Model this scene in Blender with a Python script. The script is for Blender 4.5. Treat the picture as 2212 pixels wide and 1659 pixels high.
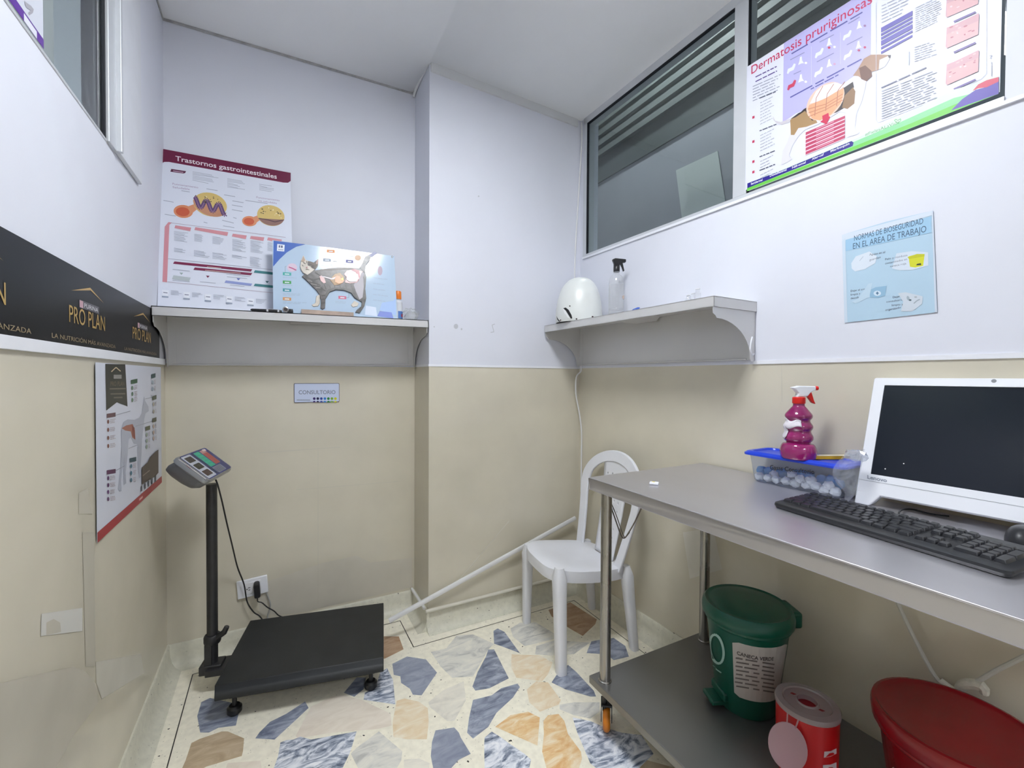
import bpy, bmesh, math, random
from mathutils import Vector, Matrix, noise
for _o in list(bpy.data.objects): bpy.data.objects.remove(_o)
SC = bpy.context.scene
COL = SC.collection
random.seed(11)
V = Vector
PI = math.pi
# ------------------------------------------------------------------ camera
CF = 947.4923
CC = V((0.39983, -2.27360, 1.22))
CR = V((0.8800536, -0.4748448, 0.0052982)).normalized()
CU = V((0.0028071, 0.0163588, 0.9998623)).normalized()
CD = V((0.4748661, 0.8799175, -0.0157295)).normalized()
camd = bpy.data.cameras.new('camera')
cam = bpy.data.objects.new('camera', camd); COL.objects.link(cam)
camd.sensor_fit = 'HORIZONTAL'; camd.sensor_width = 36.0
camd.lens = CF / 2212.0 * 36.0
camd.clip_start = 0.01; camd.clip_end = 60
cam.matrix_world = Matrix(((CR.x, CU.x, -CD.x, CC.x), (CR.y, CU.y, -CD.y, CC.y), (CR.z, CU.z, -CD.z, CC.z), (0, 0, 0, 1)))
SC.camera = cam
# ------------------------------------------------------------------ world, exposure
wd = bpy.data.worlds.new('world'); SC.world = wd; wd.use_nodes = True
wd.node_tree.nodes['Background'].inputs[0].default_value = (0.75, 0.85, 1.0, 1)
wd.node_tree.nodes['Background'].inputs[1].default_value = 0.05
SC.view_settings.view_transform = 'Standard'
SC.view_settings.look = 'None'
SC.view_settings.gamma = 1.0
SC.view_settings.use_curve_mapping = False
SC.view_settings.exposure = 0.42
LAMP_POWER = 44.0        # emission of the ceiling panel that lights the room (panel built below)
LAMP_COL = (0.93, 0.965, 1.0)
HALL_FILL_POWER = 28.0         # added corridor lamp behind the camera, gives the room frontal fill
NEXT_POWER = 30.0         # added unseen lamps brightening the two rooms beyond the upper windows
# ------------------------------------------------------------------ measuring the place
W0, D0, P0 = 1.9334, 0.2427, 1.045       # right wall, depth of the column, left face of the column
ZL = 1.269                               # top of the beige paint
def rwx(y): return W0 - 0.0196 * (y + D0)
def ray(u, v): return CD + CR * ((u - 1106) / CF) - CU * ((v - 829.5) / CF)
def hit(u, v, ax, val):
    d = ray(u, v); t = (val - CC[ax]) / d[ax]
    return CC + d * t
def on_plane(u, v, o, n):
    d = ray(u, v); t = (V(o) - CC).dot(n) / d.dot(n)
    return CC + d * t
RE = V((0.0196, -1, 0)).normalized()     # along the right wall, towards the camera
class Frame:
    def __init__(s, loc, ex, ez=(0, 0, 1)):
        s.loc = V(loc); s.ex = V(ex).normalized(); ez = V(ez)
        s.ez = (ez - s.ex * ez.dot(s.ex)).normalized(); s.ey = s.ez.cross(s.ex)
        s.M = Matrix(((s.ex.x, s.ey.x, s.ez.x, s.loc.x), (s.ex.y, s.ey.y, s.ez.y, s.loc.y), (s.ex.z, s.ey.z, s.ez.z, s.loc.z), (0, 0, 0, 1)))
    def m(s, u, v, off=0.0):
        p = on_plane(u, v, s.loc - s.ey * off, s.ey) - s.loc
        return (p.dot(s.ex), p.dot(s.ez))
    def loc3(s, p):
        p = V(p) - s.loc
        return V((p.dot(s.ex), p.dot(s.ey), p.dot(s.ez)))
def rframe(y, z, off=0.002):
    n = V((-1, -0.0196, 0)).normalized()
    return Frame(V((rwx(y), y, z)) + n * off, RE)
# ------------------------------------------------------------------ materials
def lin(c):
    if isinstance(c, str):
        c = c.lstrip('#'); c = ''.join(x * 2 for x in c) if len(c) == 3 else c; c = [int(c[i:i + 2], 16) / 255 for i in (0, 2, 4)]
    return tuple(x / 12.92 if x <= 0.04045 else ((x + 0.055) / 1.055) ** 2.4 for x in c) + (1,)
_MC = {}
def nodes(m):
    m.use_nodes = True
    nt = m.node_tree
    return nt, nt.nodes, nt.links, nt.nodes['Principled BSDF']
def mat(name, col, rough=0.5, metal=0.0, var=0.0, scale=8.0, bump=0.0, bscale=60.0, spec=0.5, coat=0.0, trans=0.0):
    if name in _MC: return _MC[name]
    m = bpy.data.materials.new(name); nt, N, L, b = nodes(m)
    c = lin(col) if isinstance(col, str) else tuple(col) + (1,)
    b.inputs['Base Color'].default_value = c
    b.inputs['Roughness'].default_value = rough
    b.inputs['Metallic'].default_value = metal
    b.inputs['Specular IOR Level'].default_value = spec
    b.inputs['Coat Weight'].default_value = coat
    b.inputs['Transmission Weight'].default_value = trans
    tc = N.new('ShaderNodeTexCoord')
    if var > 0:
        nz = N.new('ShaderNodeTexNoise'); nz.inputs['Scale'].default_value = scale; nz.inputs['Detail'].default_value = 5
        L.new(tc.outputs['Object'], nz.inputs['Vector'])
        r = N.new('ShaderNodeValToRGB')
        r.color_ramp.elements[0].position = 0.3; r.color_ramp.elements[1].position = 0.7
        r.color_ramp.elements[0].color = tuple(x * (1 - var) for x in c[:3]) + (1,)
        r.color_ramp.elements[1].color = tuple(min(1, x * (1 + var)) for x in c[:3]) + (1,)
        L.new(nz.outputs['Fac'], r.inputs['Fac']); L.new(r.outputs['Color'], b.inputs['Base Color'])
    if bump > 0:
        n2 = N.new('ShaderNodeTexNoise'); n2.inputs['Scale'].default_value = bscale; n2.inputs['Detail'].default_value = 4
        L.new(tc.outputs['Object'], n2.inputs['Vector'])
        bp = N.new('ShaderNodeBump'); bp.inputs['Strength'].default_value = bump; bp.inputs['Distance'].default_value = 0.002
        L.new(n2.outputs['Fac'], bp.inputs['Height']); L.new(bp.outputs['Normal'], b.inputs['Normal'])
    _MC[name] = m
    return m
def ink(col, rough=0.42):
    k = 'print_' + col.lstrip('#') + ('' if rough == 0.42 else '_%d' % int(rough * 100))
    return mat(k, col, rough)
def steel(name, col, rough, axis, metal=0.75):
    if name in _MC: return _MC[name]
    m = bpy.data.materials.new(name); nt, N, L, b = nodes(m)
    b.inputs['Metallic'].default_value = metal
    tc = N.new('ShaderNodeTexCoord'); mp = N.new('ShaderNodeMapping')
    sc = [420, 420, 420]; sc[axis] = 6.0
    mp.inputs['Scale'].default_value = sc
    L.new(tc.outputs['Object'], mp.inputs['Vector'])
    nz = N.new('ShaderNodeTexNoise'); nz.inputs['Scale'].default_value = 1.5; nz.inputs['Detail'].default_value = 3
    L.new(mp.outputs['Vector'], nz.inputs['Vector'])
    n2 = N.new('ShaderNodeTexNoise'); n2.inputs['Scale'].default_value = 5; n2.inputs['Detail'].default_value = 4
    L.new(tc.outputs['Object'], n2.inputs['Vector'])
    mr = N.new('ShaderNodeMapRange'); mr.inputs['To Min'].default_value = rough - 0.025; mr.inputs['To Max'].default_value = rough + 0.03
    ad = N.new('ShaderNodeMix'); ad.data_type = 'FLOAT'; ad.inputs['Factor'].default_value = 0.75
    L.new(nz.outputs['Fac'], ad.inputs['A']); L.new(n2.outputs['Fac'], ad.inputs['B']); L.new(ad.outputs['Result'], mr.inputs['Value'])
    L.new(mr.outputs[0], b.inputs['Roughness'])
    r = N.new('ShaderNodeValToRGB'); c = lin(col)
    r.color_ramp.elements[0].color = tuple(x * 0.95 for x in c[:3]) + (1,); r.color_ramp.elements[1].color = tuple(min(1, x * 1.04) for x in c[:3]) + (1,)
    L.new(n2.outputs['Fac'], r.inputs['Fac']); L.new(r.outputs['Color'], b.inputs['Base Color'])
    _MC[name] = m
    return m
def film(name, tint, clear, col, gloss=0.12, rough=0.08):
    """see-through plastic or glass: tinted clear share, a milky share and a reflecting share"""
    if name in _MC: return _MC[name]
    m = bpy.data.materials.new(name); m.use_nodes = True
    nt = m.node_tree; N, L = nt.nodes, nt.links
    N.remove(N['Principled BSDF'])
    out = N['Material Output']
    t = N.new('ShaderNodeBsdfTransparent'); t.inputs[0].default_value = tuple(tint) + (1,)
    d = N.new('ShaderNodeBsdfDiffuse'); d.inputs[0].default_value = tuple(col) + (1,)
    tl = N.new('ShaderNodeBsdfTranslucent'); tl.inputs[0].default_value = tuple(col) + (1,)
    md = N.new('ShaderNodeMixShader'); md.inputs[0].default_value = 0.35
    L.new(d.outputs[0], md.inputs[1]); L.new(tl.outputs[0], md.inputs[2])
    mx = N.new('ShaderNodeMixShader'); mx.inputs[0].default_value = 1 - clear
    L.new(t.outputs[0], mx.inputs[1]); L.new(md.outputs[0], mx.inputs[2])
    g = N.new('ShaderNodeBsdfGlossy'); g.inputs['Roughness'].default_value = rough
    lw = N.new('ShaderNodeLayerWeight'); lw.inputs['Blend'].default_value = 0.5
    pw = N.new('ShaderNodeMath'); pw.operation = 'POWER'; pw.inputs[1].default_value = 5.0
    L.new(lw.outputs['Facing'], pw.inputs[0])
    sm = N.new('ShaderNodeMath'); sm.operation = 'MULTIPLY_ADD'; sm.inputs[1].default_value = 1 - gloss; sm.inputs[2].default_value = gloss
    L.new(pw.outputs[0], sm.inputs[0])
    m2 = N.new('ShaderNodeMixShader')
    L.new(sm.outputs[0], m2.inputs[0]); L.new(mx.outputs[0], m2.inputs[1]); L.new(g.outputs[0], m2.inputs[2])
    L.new(m2.outputs[0], out.inputs[0])
    _MC[name] = m
    return m
def emit(name, col, strength):
    m = bpy.data.materials.new(name); m.use_nodes = True
    nt = m.node_tree; N, L = nt.nodes, nt.links
    N.remove(N['Principled BSDF'])
    e = N.new('ShaderNodeEmission'); e.inputs[0].default_value = tuple(col) + (1,); e.inputs[1].default_value = strength
    L.new(e.outputs[0], N['Material Output'].inputs[0])
    return m
def terrazzo(name, base, dark, chip_scale, chip_amt, rough=0.3):
    if name in _MC: return _MC[name]
    m = bpy.data.materials.new(name); nt, N, L, b = nodes(m)
    tc = N.new('ShaderNodeTexCoord')
    def math_(op, a, bb):
        n = N.new('ShaderNodeMath'); n.operation = op
        for i, x in enumerate((a, bb)):
            if isinstance(x, (int, float)): n.inputs[i].default_value = x
            else: L.new(x, n.inputs[i])
        return n.outputs[0]
    nz = N.new('ShaderNodeTexNoise'); nz.inputs['Scale'].default_value = 45; nz.inputs['Detail'].default_value = 6
    L.new(tc.outputs['Object'], nz.inputs['Vector'])
    r = N.new('ShaderNodeValToRGB'); c = lin(base)
    r.color_ramp.elements[0].position = 0.32; r.color_ramp.elements[1].position = 0.62
    r.color_ramp.elements[0].color = tuple(x * 0.90 for x in c[:3]) + (1,); r.color_ramp.elements[1].color = c
    L.new(nz.outputs['Fac'], r.inputs['Fac'])
    # warped voronoi cells: a few of them hold a dark chip, smaller ones a pale grey chip
    wn = N.new('ShaderNodeTexNoise'); wn.inputs['Scale'].default_value = 30
    L.new(tc.outputs['Object'], wn.inputs['Vector'])
    va = N.new('ShaderNodeVectorMath'); va.operation = 'MULTIPLY_ADD'
    va.inputs[1].default_value = (0.03, 0.03, 0.03)
    L.new(wn.outputs['Color'], va.inputs[0]); L.new(tc.outputs['Object'], va.inputs[2])
    col_in = r.outputs['Color']
    for sc, amt, size, cc in ((chip_scale, chip_amt, 0.25, lin(dark)), (chip_scale * 1.9, 0.35, 0.30, tuple(x * 0.72 for x in c[:3]) + (1,))):
        vo = N.new('ShaderNodeTexVoronoi'); vo.inputs['Scale'].default_value = sc
        L.new(va.outputs[0], vo.inputs['Vector'])
        sp = N.new('ShaderNodeSeparateColor'); L.new(vo.outputs['Color'], sp.inputs[0])
        pick = math_('LESS_THAN', sp.outputs[0], amt)
        rad = math_('MULTIPLY', sp.outputs[1], size)
        near = math_('LESS_THAN', vo.outputs['Distance'], rad)
        fac = math_('MULTIPLY', pick, near)
        mx = N.new('ShaderNodeMix'); mx.data_type = 'RGBA'
        L.new(fac, mx.inputs['Factor']); L.new(col_in, mx.inputs['A']); mx.inputs['B'].default_value = cc
        col_in = mx.outputs['Result']
    L.new(col_in, b.inputs['Base Color'])
    b.inputs['Roughness'].default_value = rough
    _MC[name] = m
    return m
def marble(name, cols, scale, rough=0.3, dist=1.2):
    if name in _MC: return _MC[name]
    m = bpy.data.materials.new(name); nt, N, L, b = nodes(m)
    tc = N.new('ShaderNodeTexCoord')
    mp = N.new('ShaderNodeMapping'); mp.inputs['Rotation'].default_value = (0, 0, 0.9); mp.inputs['Scale'].default_value = (1, 2.6, 1)
    L.new(tc.outputs['Object'], mp.inputs['Vector'])
    nz = N.new('ShaderNodeTexNoise'); nz.inputs['Scale'].default_value = scale; nz.inputs['Detail'].default_value = 7
    nz.inputs['Roughness'].default_value = 0.62; nz.inputs['Distortion'].default_value = dist
    L.new(mp.outputs['Vector'], nz.inputs['Vector'])
    r = N.new('ShaderNodeValToRGB')
    while len(r.color_ramp.elements) < len(cols): r.color_ramp.elements.new(0.5)
    for i, cc in enumerate(cols):
        e = r.color_ramp.elements[i]; e.position = 0.34 + 0.32 * i / (len(cols) - 1); e.color = lin(cc)
    L.new(nz.outputs['Fac'], r.inputs['Fac']); L.new(r.outputs['Color'], b.inputs['Base Color'])
    b.inputs['Roughness'].default_value = rough
    _MC[name] = m
    return m
# ------------------------------------------------------------------ mesh building
class MB:
    def __init__(s):
        s.v = []; s.f = []; s.mi = []; s.mats = []; s.cur = 0
    def use(s, m):
        if m not in s.mats: s.mats.append(m)
        s.cur = s.mats.index(m); return s
    def add(s, vs, fs):
        o = len(s.v); s.v += [V(x) for x in vs]
        for f in fs: s.f.append([o + i for i in f]); s.mi.append(s.cur)
        return s
    def box(s, lo, hi):
        x0, y0, z0 = lo; x1, y1, z1 = hi
        return s.add([(x0, y0, z0), (x1, y0, z0), (x1, y1, z0), (x0, y1, z0), (x0, y0, z1), (x1, y0, z1), (x1, y1, z1), (x0, y1, z1)],
                     [(0, 3, 2, 1), (4, 5, 6, 7), (0, 1, 5, 4), (1, 2, 6, 5), (2, 3, 7, 6), (3, 0, 4, 7)])
    def boxm(s, M, lo, hi):
        n = len(s.v); s.box(lo, hi)
        for i in range(n, len(s.v)): s.v[i] = M @ s.v[i]
        return s
    def poly(s, pts): return s.add(pts, [tuple(range(len(pts)))])
    def prism(s, pts, d):
        """closed outline extruded by the vector d"""
        d = V(d); n = len(pts)
        vs = [V(q) for q in pts] + [V(q) + d for q in pts]
        return s.add(vs, [tuple(range(n))[::-1], tuple(range(n, 2 * n))] + [(i, (i + 1) % n, n + (i + 1) % n, n + i) for i in range(n)])
    def loft(s, rings, closed=True, caps=True):
        n = len(rings[0]); vs = [V(q) for r in rings for q in r]; fs = []
        for k in range(len(rings) - 1):
            for i in range(n if closed else n - 1):
                j = (i + 1) % n
                fs.append((k * n + i, k * n + j, (k + 1) * n + j, (k + 1) * n + i))
        if caps and closed:
            fs.append(tuple(range(n))[::-1]); fs.append(tuple(range((len(rings) - 1) * n, len(rings) * n)))
        return s.add(vs, fs)
    def lathe(s, prof, n=28, c=(0, 0, 0), caps=True, ax='z'):
        rings = []
        for r, z in prof:
            ring = []
            for i in range(n):
                a = 2 * PI * i / n; x, y = r * math.cos(a), r * math.sin(a)
                q = {'z': (x, y, z), 'x': (z, x, y), 'y': (y, z, x)}[ax]
                ring.append(V(q) + V(c))
            rings.append(ring)
        return s.loft(rings, True, caps)
    def tube(s, pts, r, n=8, smooth_steps=0):
        pts = [V(q) for q in pts]
        n0 = len(pts)
        if smooth_steps: pts = spline(pts, smooth_steps)
        if isinstance(r, (list, tuple)):
            rr = []
            for i in range(len(pts)):
                t = i * (n0 - 1) / max(1, len(pts) - 1); k = min(int(t), n0 - 2); rr.append(r[k] + (r[k + 1] - r[k]) * (t - k))
        else: rr = [r] * len(pts)
        rings = []; up = None
        for i, q in enumerate(pts):
            t = (pts[min(i + 1, len(pts) - 1)] - pts[max(i - 1, 0)]).normalized()
            if up is None: up = V((0, 0, 1)) if abs(t.z) < 0.9 else V((1, 0, 0))
            a = (up - t * up.dot(t))
            if a.length < 1e-4: a = V((1, 0, 0)) - t * t.x
            a.normalize(); b = t.cross(a); up = a
            rings.append([q + a * (rr[i] * math.cos(2 * PI * k / n)) + b * (rr[i] * math.sin(2 * PI * k / n)) for k in range(n)])
        return s.loft(rings)
    def ball(s, c, r, n=14, sq=(1, 1, 1), jit=0.0, seed=0):
        c = V(c); rings = []; h = n // 2
        prof = []
        for k in range(1, h):
            a = PI * k / h; prof.append((math.sin(a), -math.cos(a)))
        vs = [c + V((0, 0, -r * sq[2]))]
        for pr, pz in prof:
            for i in range(n):
                a = 2 * PI * i / n
                q = V((pr * math.cos(a), pr * math.sin(a), pz))
                k = 1 + (jit * noise.noise(q * 2.2 + V((seed * 3.1, seed, 0))) if jit else 0)
                vs.append(c + V((q.x * sq[0], q.y * sq[1], q.z * sq[2])) * (r * k))
        vs.append(c + V((0, 0, r * sq[2])))
        fs = []; m = h - 1
        for i in range(n): fs.append((0, 1 + (i + 1) % n, 1 + i))
        for k in range(m - 1):
            for i in range(n):
                j = (i + 1) % n
                fs.append((1 + k * n + i, 1 + k * n + j, 1 + (k + 1) * n + j, 1 + (k + 1) * n + i))
        for i in range(n): fs.append((1 + (m - 1) * n + i, 1 + (m - 1) * n + (i + 1) % n, len(vs) - 1))
        return s.add(vs, fs)
    def build(s, name, m=None, parent=None, M=None, smooth=True, bevel=0.0, seg=2, solid=0.0, subsurf=0, angle=38, fixn=True):
        me = bpy.data.meshes.new(name)
        me.from_pydata([tuple(q) for q in s.v], [], s.f)
        if m is not None and not s.mats: s.mats = [m]
        for x in s.mats: me.materials.append(x)
        for i, pl in enumerate(me.polygons): pl.material_index = s.mi[i]
        bm = bmesh.new(); bm.from_mesh(me)
        if fixn:
            bmesh.ops.remove_doubles(bm, verts=bm.verts, dist=1e-6); bmesh.ops.recalc_face_normals(bm, faces=bm.faces)
        for f in bm.faces: f.smooth = smooth
        for e in bm.edges:
            if len(e.link_faces) == 2: e.smooth = e.calc_face_angle(0) < math.radians(angle)
        bm.to_mesh(me); bm.free()
        o = bpy.data.objects.new(name, me); COL.objects.link(o)
        if parent is not None: o.parent = parent
        if M is not None: o.matrix_world = M
        if solid:
            md = o.modifiers.new('solid', 'SOLIDIFY'); md.thickness = solid; md.offset = 0
        if bevel:
            md = o.modifiers.new('bevel', 'BEVEL'); md.width = bevel; md.segments = seg; md.limit_method = 'ANGLE'; md.angle_limit = math.radians(40)
        if subsurf:
            md = o.modifiers.new('sub', 'SUBSURF'); md.levels = subsurf; md.render_levels = subsurf
        return o
def spline(pts, k):
    out = []; n = len(pts)
    for i in range(n - 1):
        p0, p1, p2, p3 = pts[max(i - 1, 0)], pts[i], pts[i + 1], pts[min(i + 2, n - 1)]
        for j in range(k):
            t = j / k
            out.append(0.5 * ((2 * p1) + (p2 - p0) * t + (2 * p0 - 5 * p1 + 4 * p2 - p3) * t * t + (3 * p1 - p0 - 3 * p2 + p3) * t ** 3))
    out.append(pts[-1]); return out
def tag(o, label=None, cat=None, group=None, kind=None):
    if label: o['label'] = label
    if cat: o['category'] = cat
    if group: o['group'] = group
    if kind: o['kind'] = kind
    return o
def thing(name, label, cat, loc=(0, 0, 0), M=None, group=None, kind=None):
    o = bpy.data.objects.new(name, None); COL.objects.link(o)
    o.empty_display_size = 0.05
    if M is not None: o.matrix_world = M
    else: o.location = loc
    return tag(o, label, cat, group, kind)
def rrect(x0, z0, x1, z1, r, n=5):
    pts = []
    for cx, cz, a0 in ((x1 - r, z1 - r, 0), (x0 + r, z1 - r, 90), (x0 + r, z0 + r, 180), (x1 - r, z0 + r, 270)):
        for i in range(n + 1):
            a = math.radians(a0 + 90 * i / n); pts.append((cx + r * math.cos(a), cz + r * math.sin(a)))
    return pts
def structure(name, mb, m=None, **k):
    return tag(mb.build(name, m, **k), kind='structure')
# ------------------------------------------------------------------ flat printed art
_TG = {}
def text_geo(s, bold=0.0):
    k = (s, bold)
    if k not in _TG:
        cu = bpy.data.curves.new('t', 'FONT'); cu.body = s; cu.offset = bold; cu.resolution_u = 3
        ob = bpy.data.objects.new('t', cu); COL.objects.link(ob)
        bpy.context.view_layer.update()
        me = ob.evaluated_get(bpy.context.evaluated_depsgraph_get()).to_mesh()
        vs = [(q.co.x, q.co.y) for q in me.vertices]; fs = [tuple(pl.vertices) for pl in me.polygons]
        bpy.data.objects.remove(ob); bpy.data.curves.remove(cu)
        _TG[k] = (vs, fs)
    return _TG[k]
class Art:
    """printing on one sheet: outlines measured on the photograph, mapped on to the sheet's own plane"""
    def __init__(s, fr, y0=-0.0006, step=0.000004):
        s.fr = fr; s.mb = MB(); s.y = y0; s.step = step
    def P(s, q): return s.fr.m(*q)
    def raw(s, pts, col):
        s.y -= s.step
        s.mb.use(ink(col)).poly([(x, s.y, z) for x, z in pts]); return s
    def poly(s, pts, col): return s.raw([s.P(q) for q in pts], col)
    def quad(s, u0, v0, u1, v1, col): return s.poly([(u0, v0), (u1, v0), (u1, v1), (u0, v1)], col)
    def ell(s, c, ru, rv, col, rot=0.0, n=24):
        pts = []
        for i in range(n):
            a = 2 * PI * i / n; x, y = ru * math.cos(a), rv * math.sin(a)
            pts.append((c[0] + x * math.cos(rot) - y * math.sin(rot), c[1] + x * math.sin(rot) + y * math.cos(rot)))
        return s.poly(pts, col)
    def line(s, pts, w, col):
        for a, b in zip(pts[:-1], pts[1:]):
            dx, dy = b[0] - a[0], b[1] - a[1]; l = math.hypot(dx, dy) or 1
            nx, ny = -dy / l * w / 2, dx / l * w / 2
            s.poly([(a[0] + nx, a[1] + ny), (b[0] + nx, b[1] + ny), (b[0] - nx, b[1] - ny), (a[0] - nx, a[1] - ny)], col)
        return s
    def para(s, p0, p1, nl, dv, th, col, slope_to=None, ragged=0.35):
        """small print: rows of word-length strokes between p0 and p1, nl rows dv apart"""
        for k in range(nl):
            a = (p0[0], p0[1] + dv * k); b = (p1[0], p1[1] + dv * k)
            end = 1 - ragged * random.random()
            t = 0.0
            while t < end - 0.04:
                w = min(0.1 + 0.25 * random.random(), end - t)
                qa = (a[0] + (b[0] - a[0]) * t, a[1] + (b[1] - a[1]) * t); qb = (a[0] + (b[0] - a[0]) * (t + w), a[1] + (b[1] - a[1]) * (t + w))
                s.line([qa, qb], th, col); t += w + 0.04
        return s
    def text(s, body, p0, p1, h, col, bold=0.0):
        """baseline runs from p0 to p1; h is the height of a capital in photo pixels"""
        vs, fs = text_geo(body, bold)
        x0 = min(q[0] for q in vs); x1 = max(q[0] for q in vs)
        a, b = V(s.P(p0)), V(s.P(p1)); t = V(s.P((p0[0], p0[1] - h))) - a
        d = (b - a) / (x1 - x0); up = t / 0.70
        s.y -= s.step
        s.mb.use(ink(col)).add([(a.x + d.x * (q[0] - x0) + up.x * q[1], s.y, a.y + d.y * (q[0] - x0) + up.y * q[1]) for q in vs], fs)
        return s
    def build(s, name, parent=None, M=None):
        o = s.mb.build(name, None, parent, M, smooth=False, fixn=False)
        return o
def sheet(name, fr, corners, th, col, label, cat, rough=0.4, group=None, edge=None):
    """a printed sheet: returns the base mesh (front at local y=0) ready to take the art"""
    mb = MB().use(ink(col, rough)).prism([(x, 0, z) for x, z in corners], (0, th, 0))
    return mb
# ================================================================== THE SETTING
WHITE = mat('wall_white', (0.735, 0.75, 0.825), 0.55, var=0.02, scale=3, bump=0.05, bscale=40)
BEIGE = mat('wall_beige', (0.665, 0.62, 0.505), 0.15, var=0.04, scale=5, bump=0.03, bscale=18, spec=0.5)
CEIL = mat('ceiling_paint', (0.86, 0.87, 0.89), 0.8, var=0.02, scale=2)
TRIMW = mat('trim_white', (0.84, 0.85, 0.90), 0.4, var=0.02)
PATCH_G = mat("paint_reflection_grey", (0.60, 0.562, 0.475), 0.3, var=0.06, scale=6)  # real paint on the left wall, a painted-in reflection on the back wall
PATCH_L = mat('paint_pale', (0.68, 0.65, 0.57), 0.3, var=0.05, scale=9)
PATCH_D = mat('paint_line', (0.57, 0.535, 0.45), 0.3)
FLOORM = terrazzo('terrazzo_cream', '#fbf5e2', '#3a3834', 58, 0.16)
SKIRT = terrazzo('terrazzo_skirting', '#dcd9c8', '#4a4742', 70, 0.10)
BLUEFLAT = marble('stone_blue_flat', ('#868da0', '#979dae', '#a6acba'), 9)
BLUE = marble('stone_blue', ('#626a7e', '#8d94a6', '#b4bac8'), 10)
BLUEW = marble('stone_blue_white', ('#525c70', '#929bae', '#dde1ea', '#f4f5f9'), 9, dist=2.4)
BEIGEST = marble('stone_beige', ('#b39d80', '#c4af92', '#d3c1a6'), 8)
PALE = marble('stone_pale', ('#d9d4c8', '#e8e3d6', '#f2ecdd'), 8)
PINK = marble('stone_pale_pink', ('#e6dac9', '#eee3d3', '#f4eadb'), 8)
ORANGE = marble('stone_orange', ('#e0ac74', '#eac896', '#f4e2c4'), 10)
TAN = marble('stone_tan', ('#ead2ac', '#f0dec0', '#f6ebd4'), 10)
BROWN = marble('stone_brown', ('#a88462', '#b8977a', '#c8ab8e'), 8)
GREYST = marble('stone_grey', ('#b9b8b4', '#dcdad2', '#ece8dc'), 8)
YB = -3.3
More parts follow.
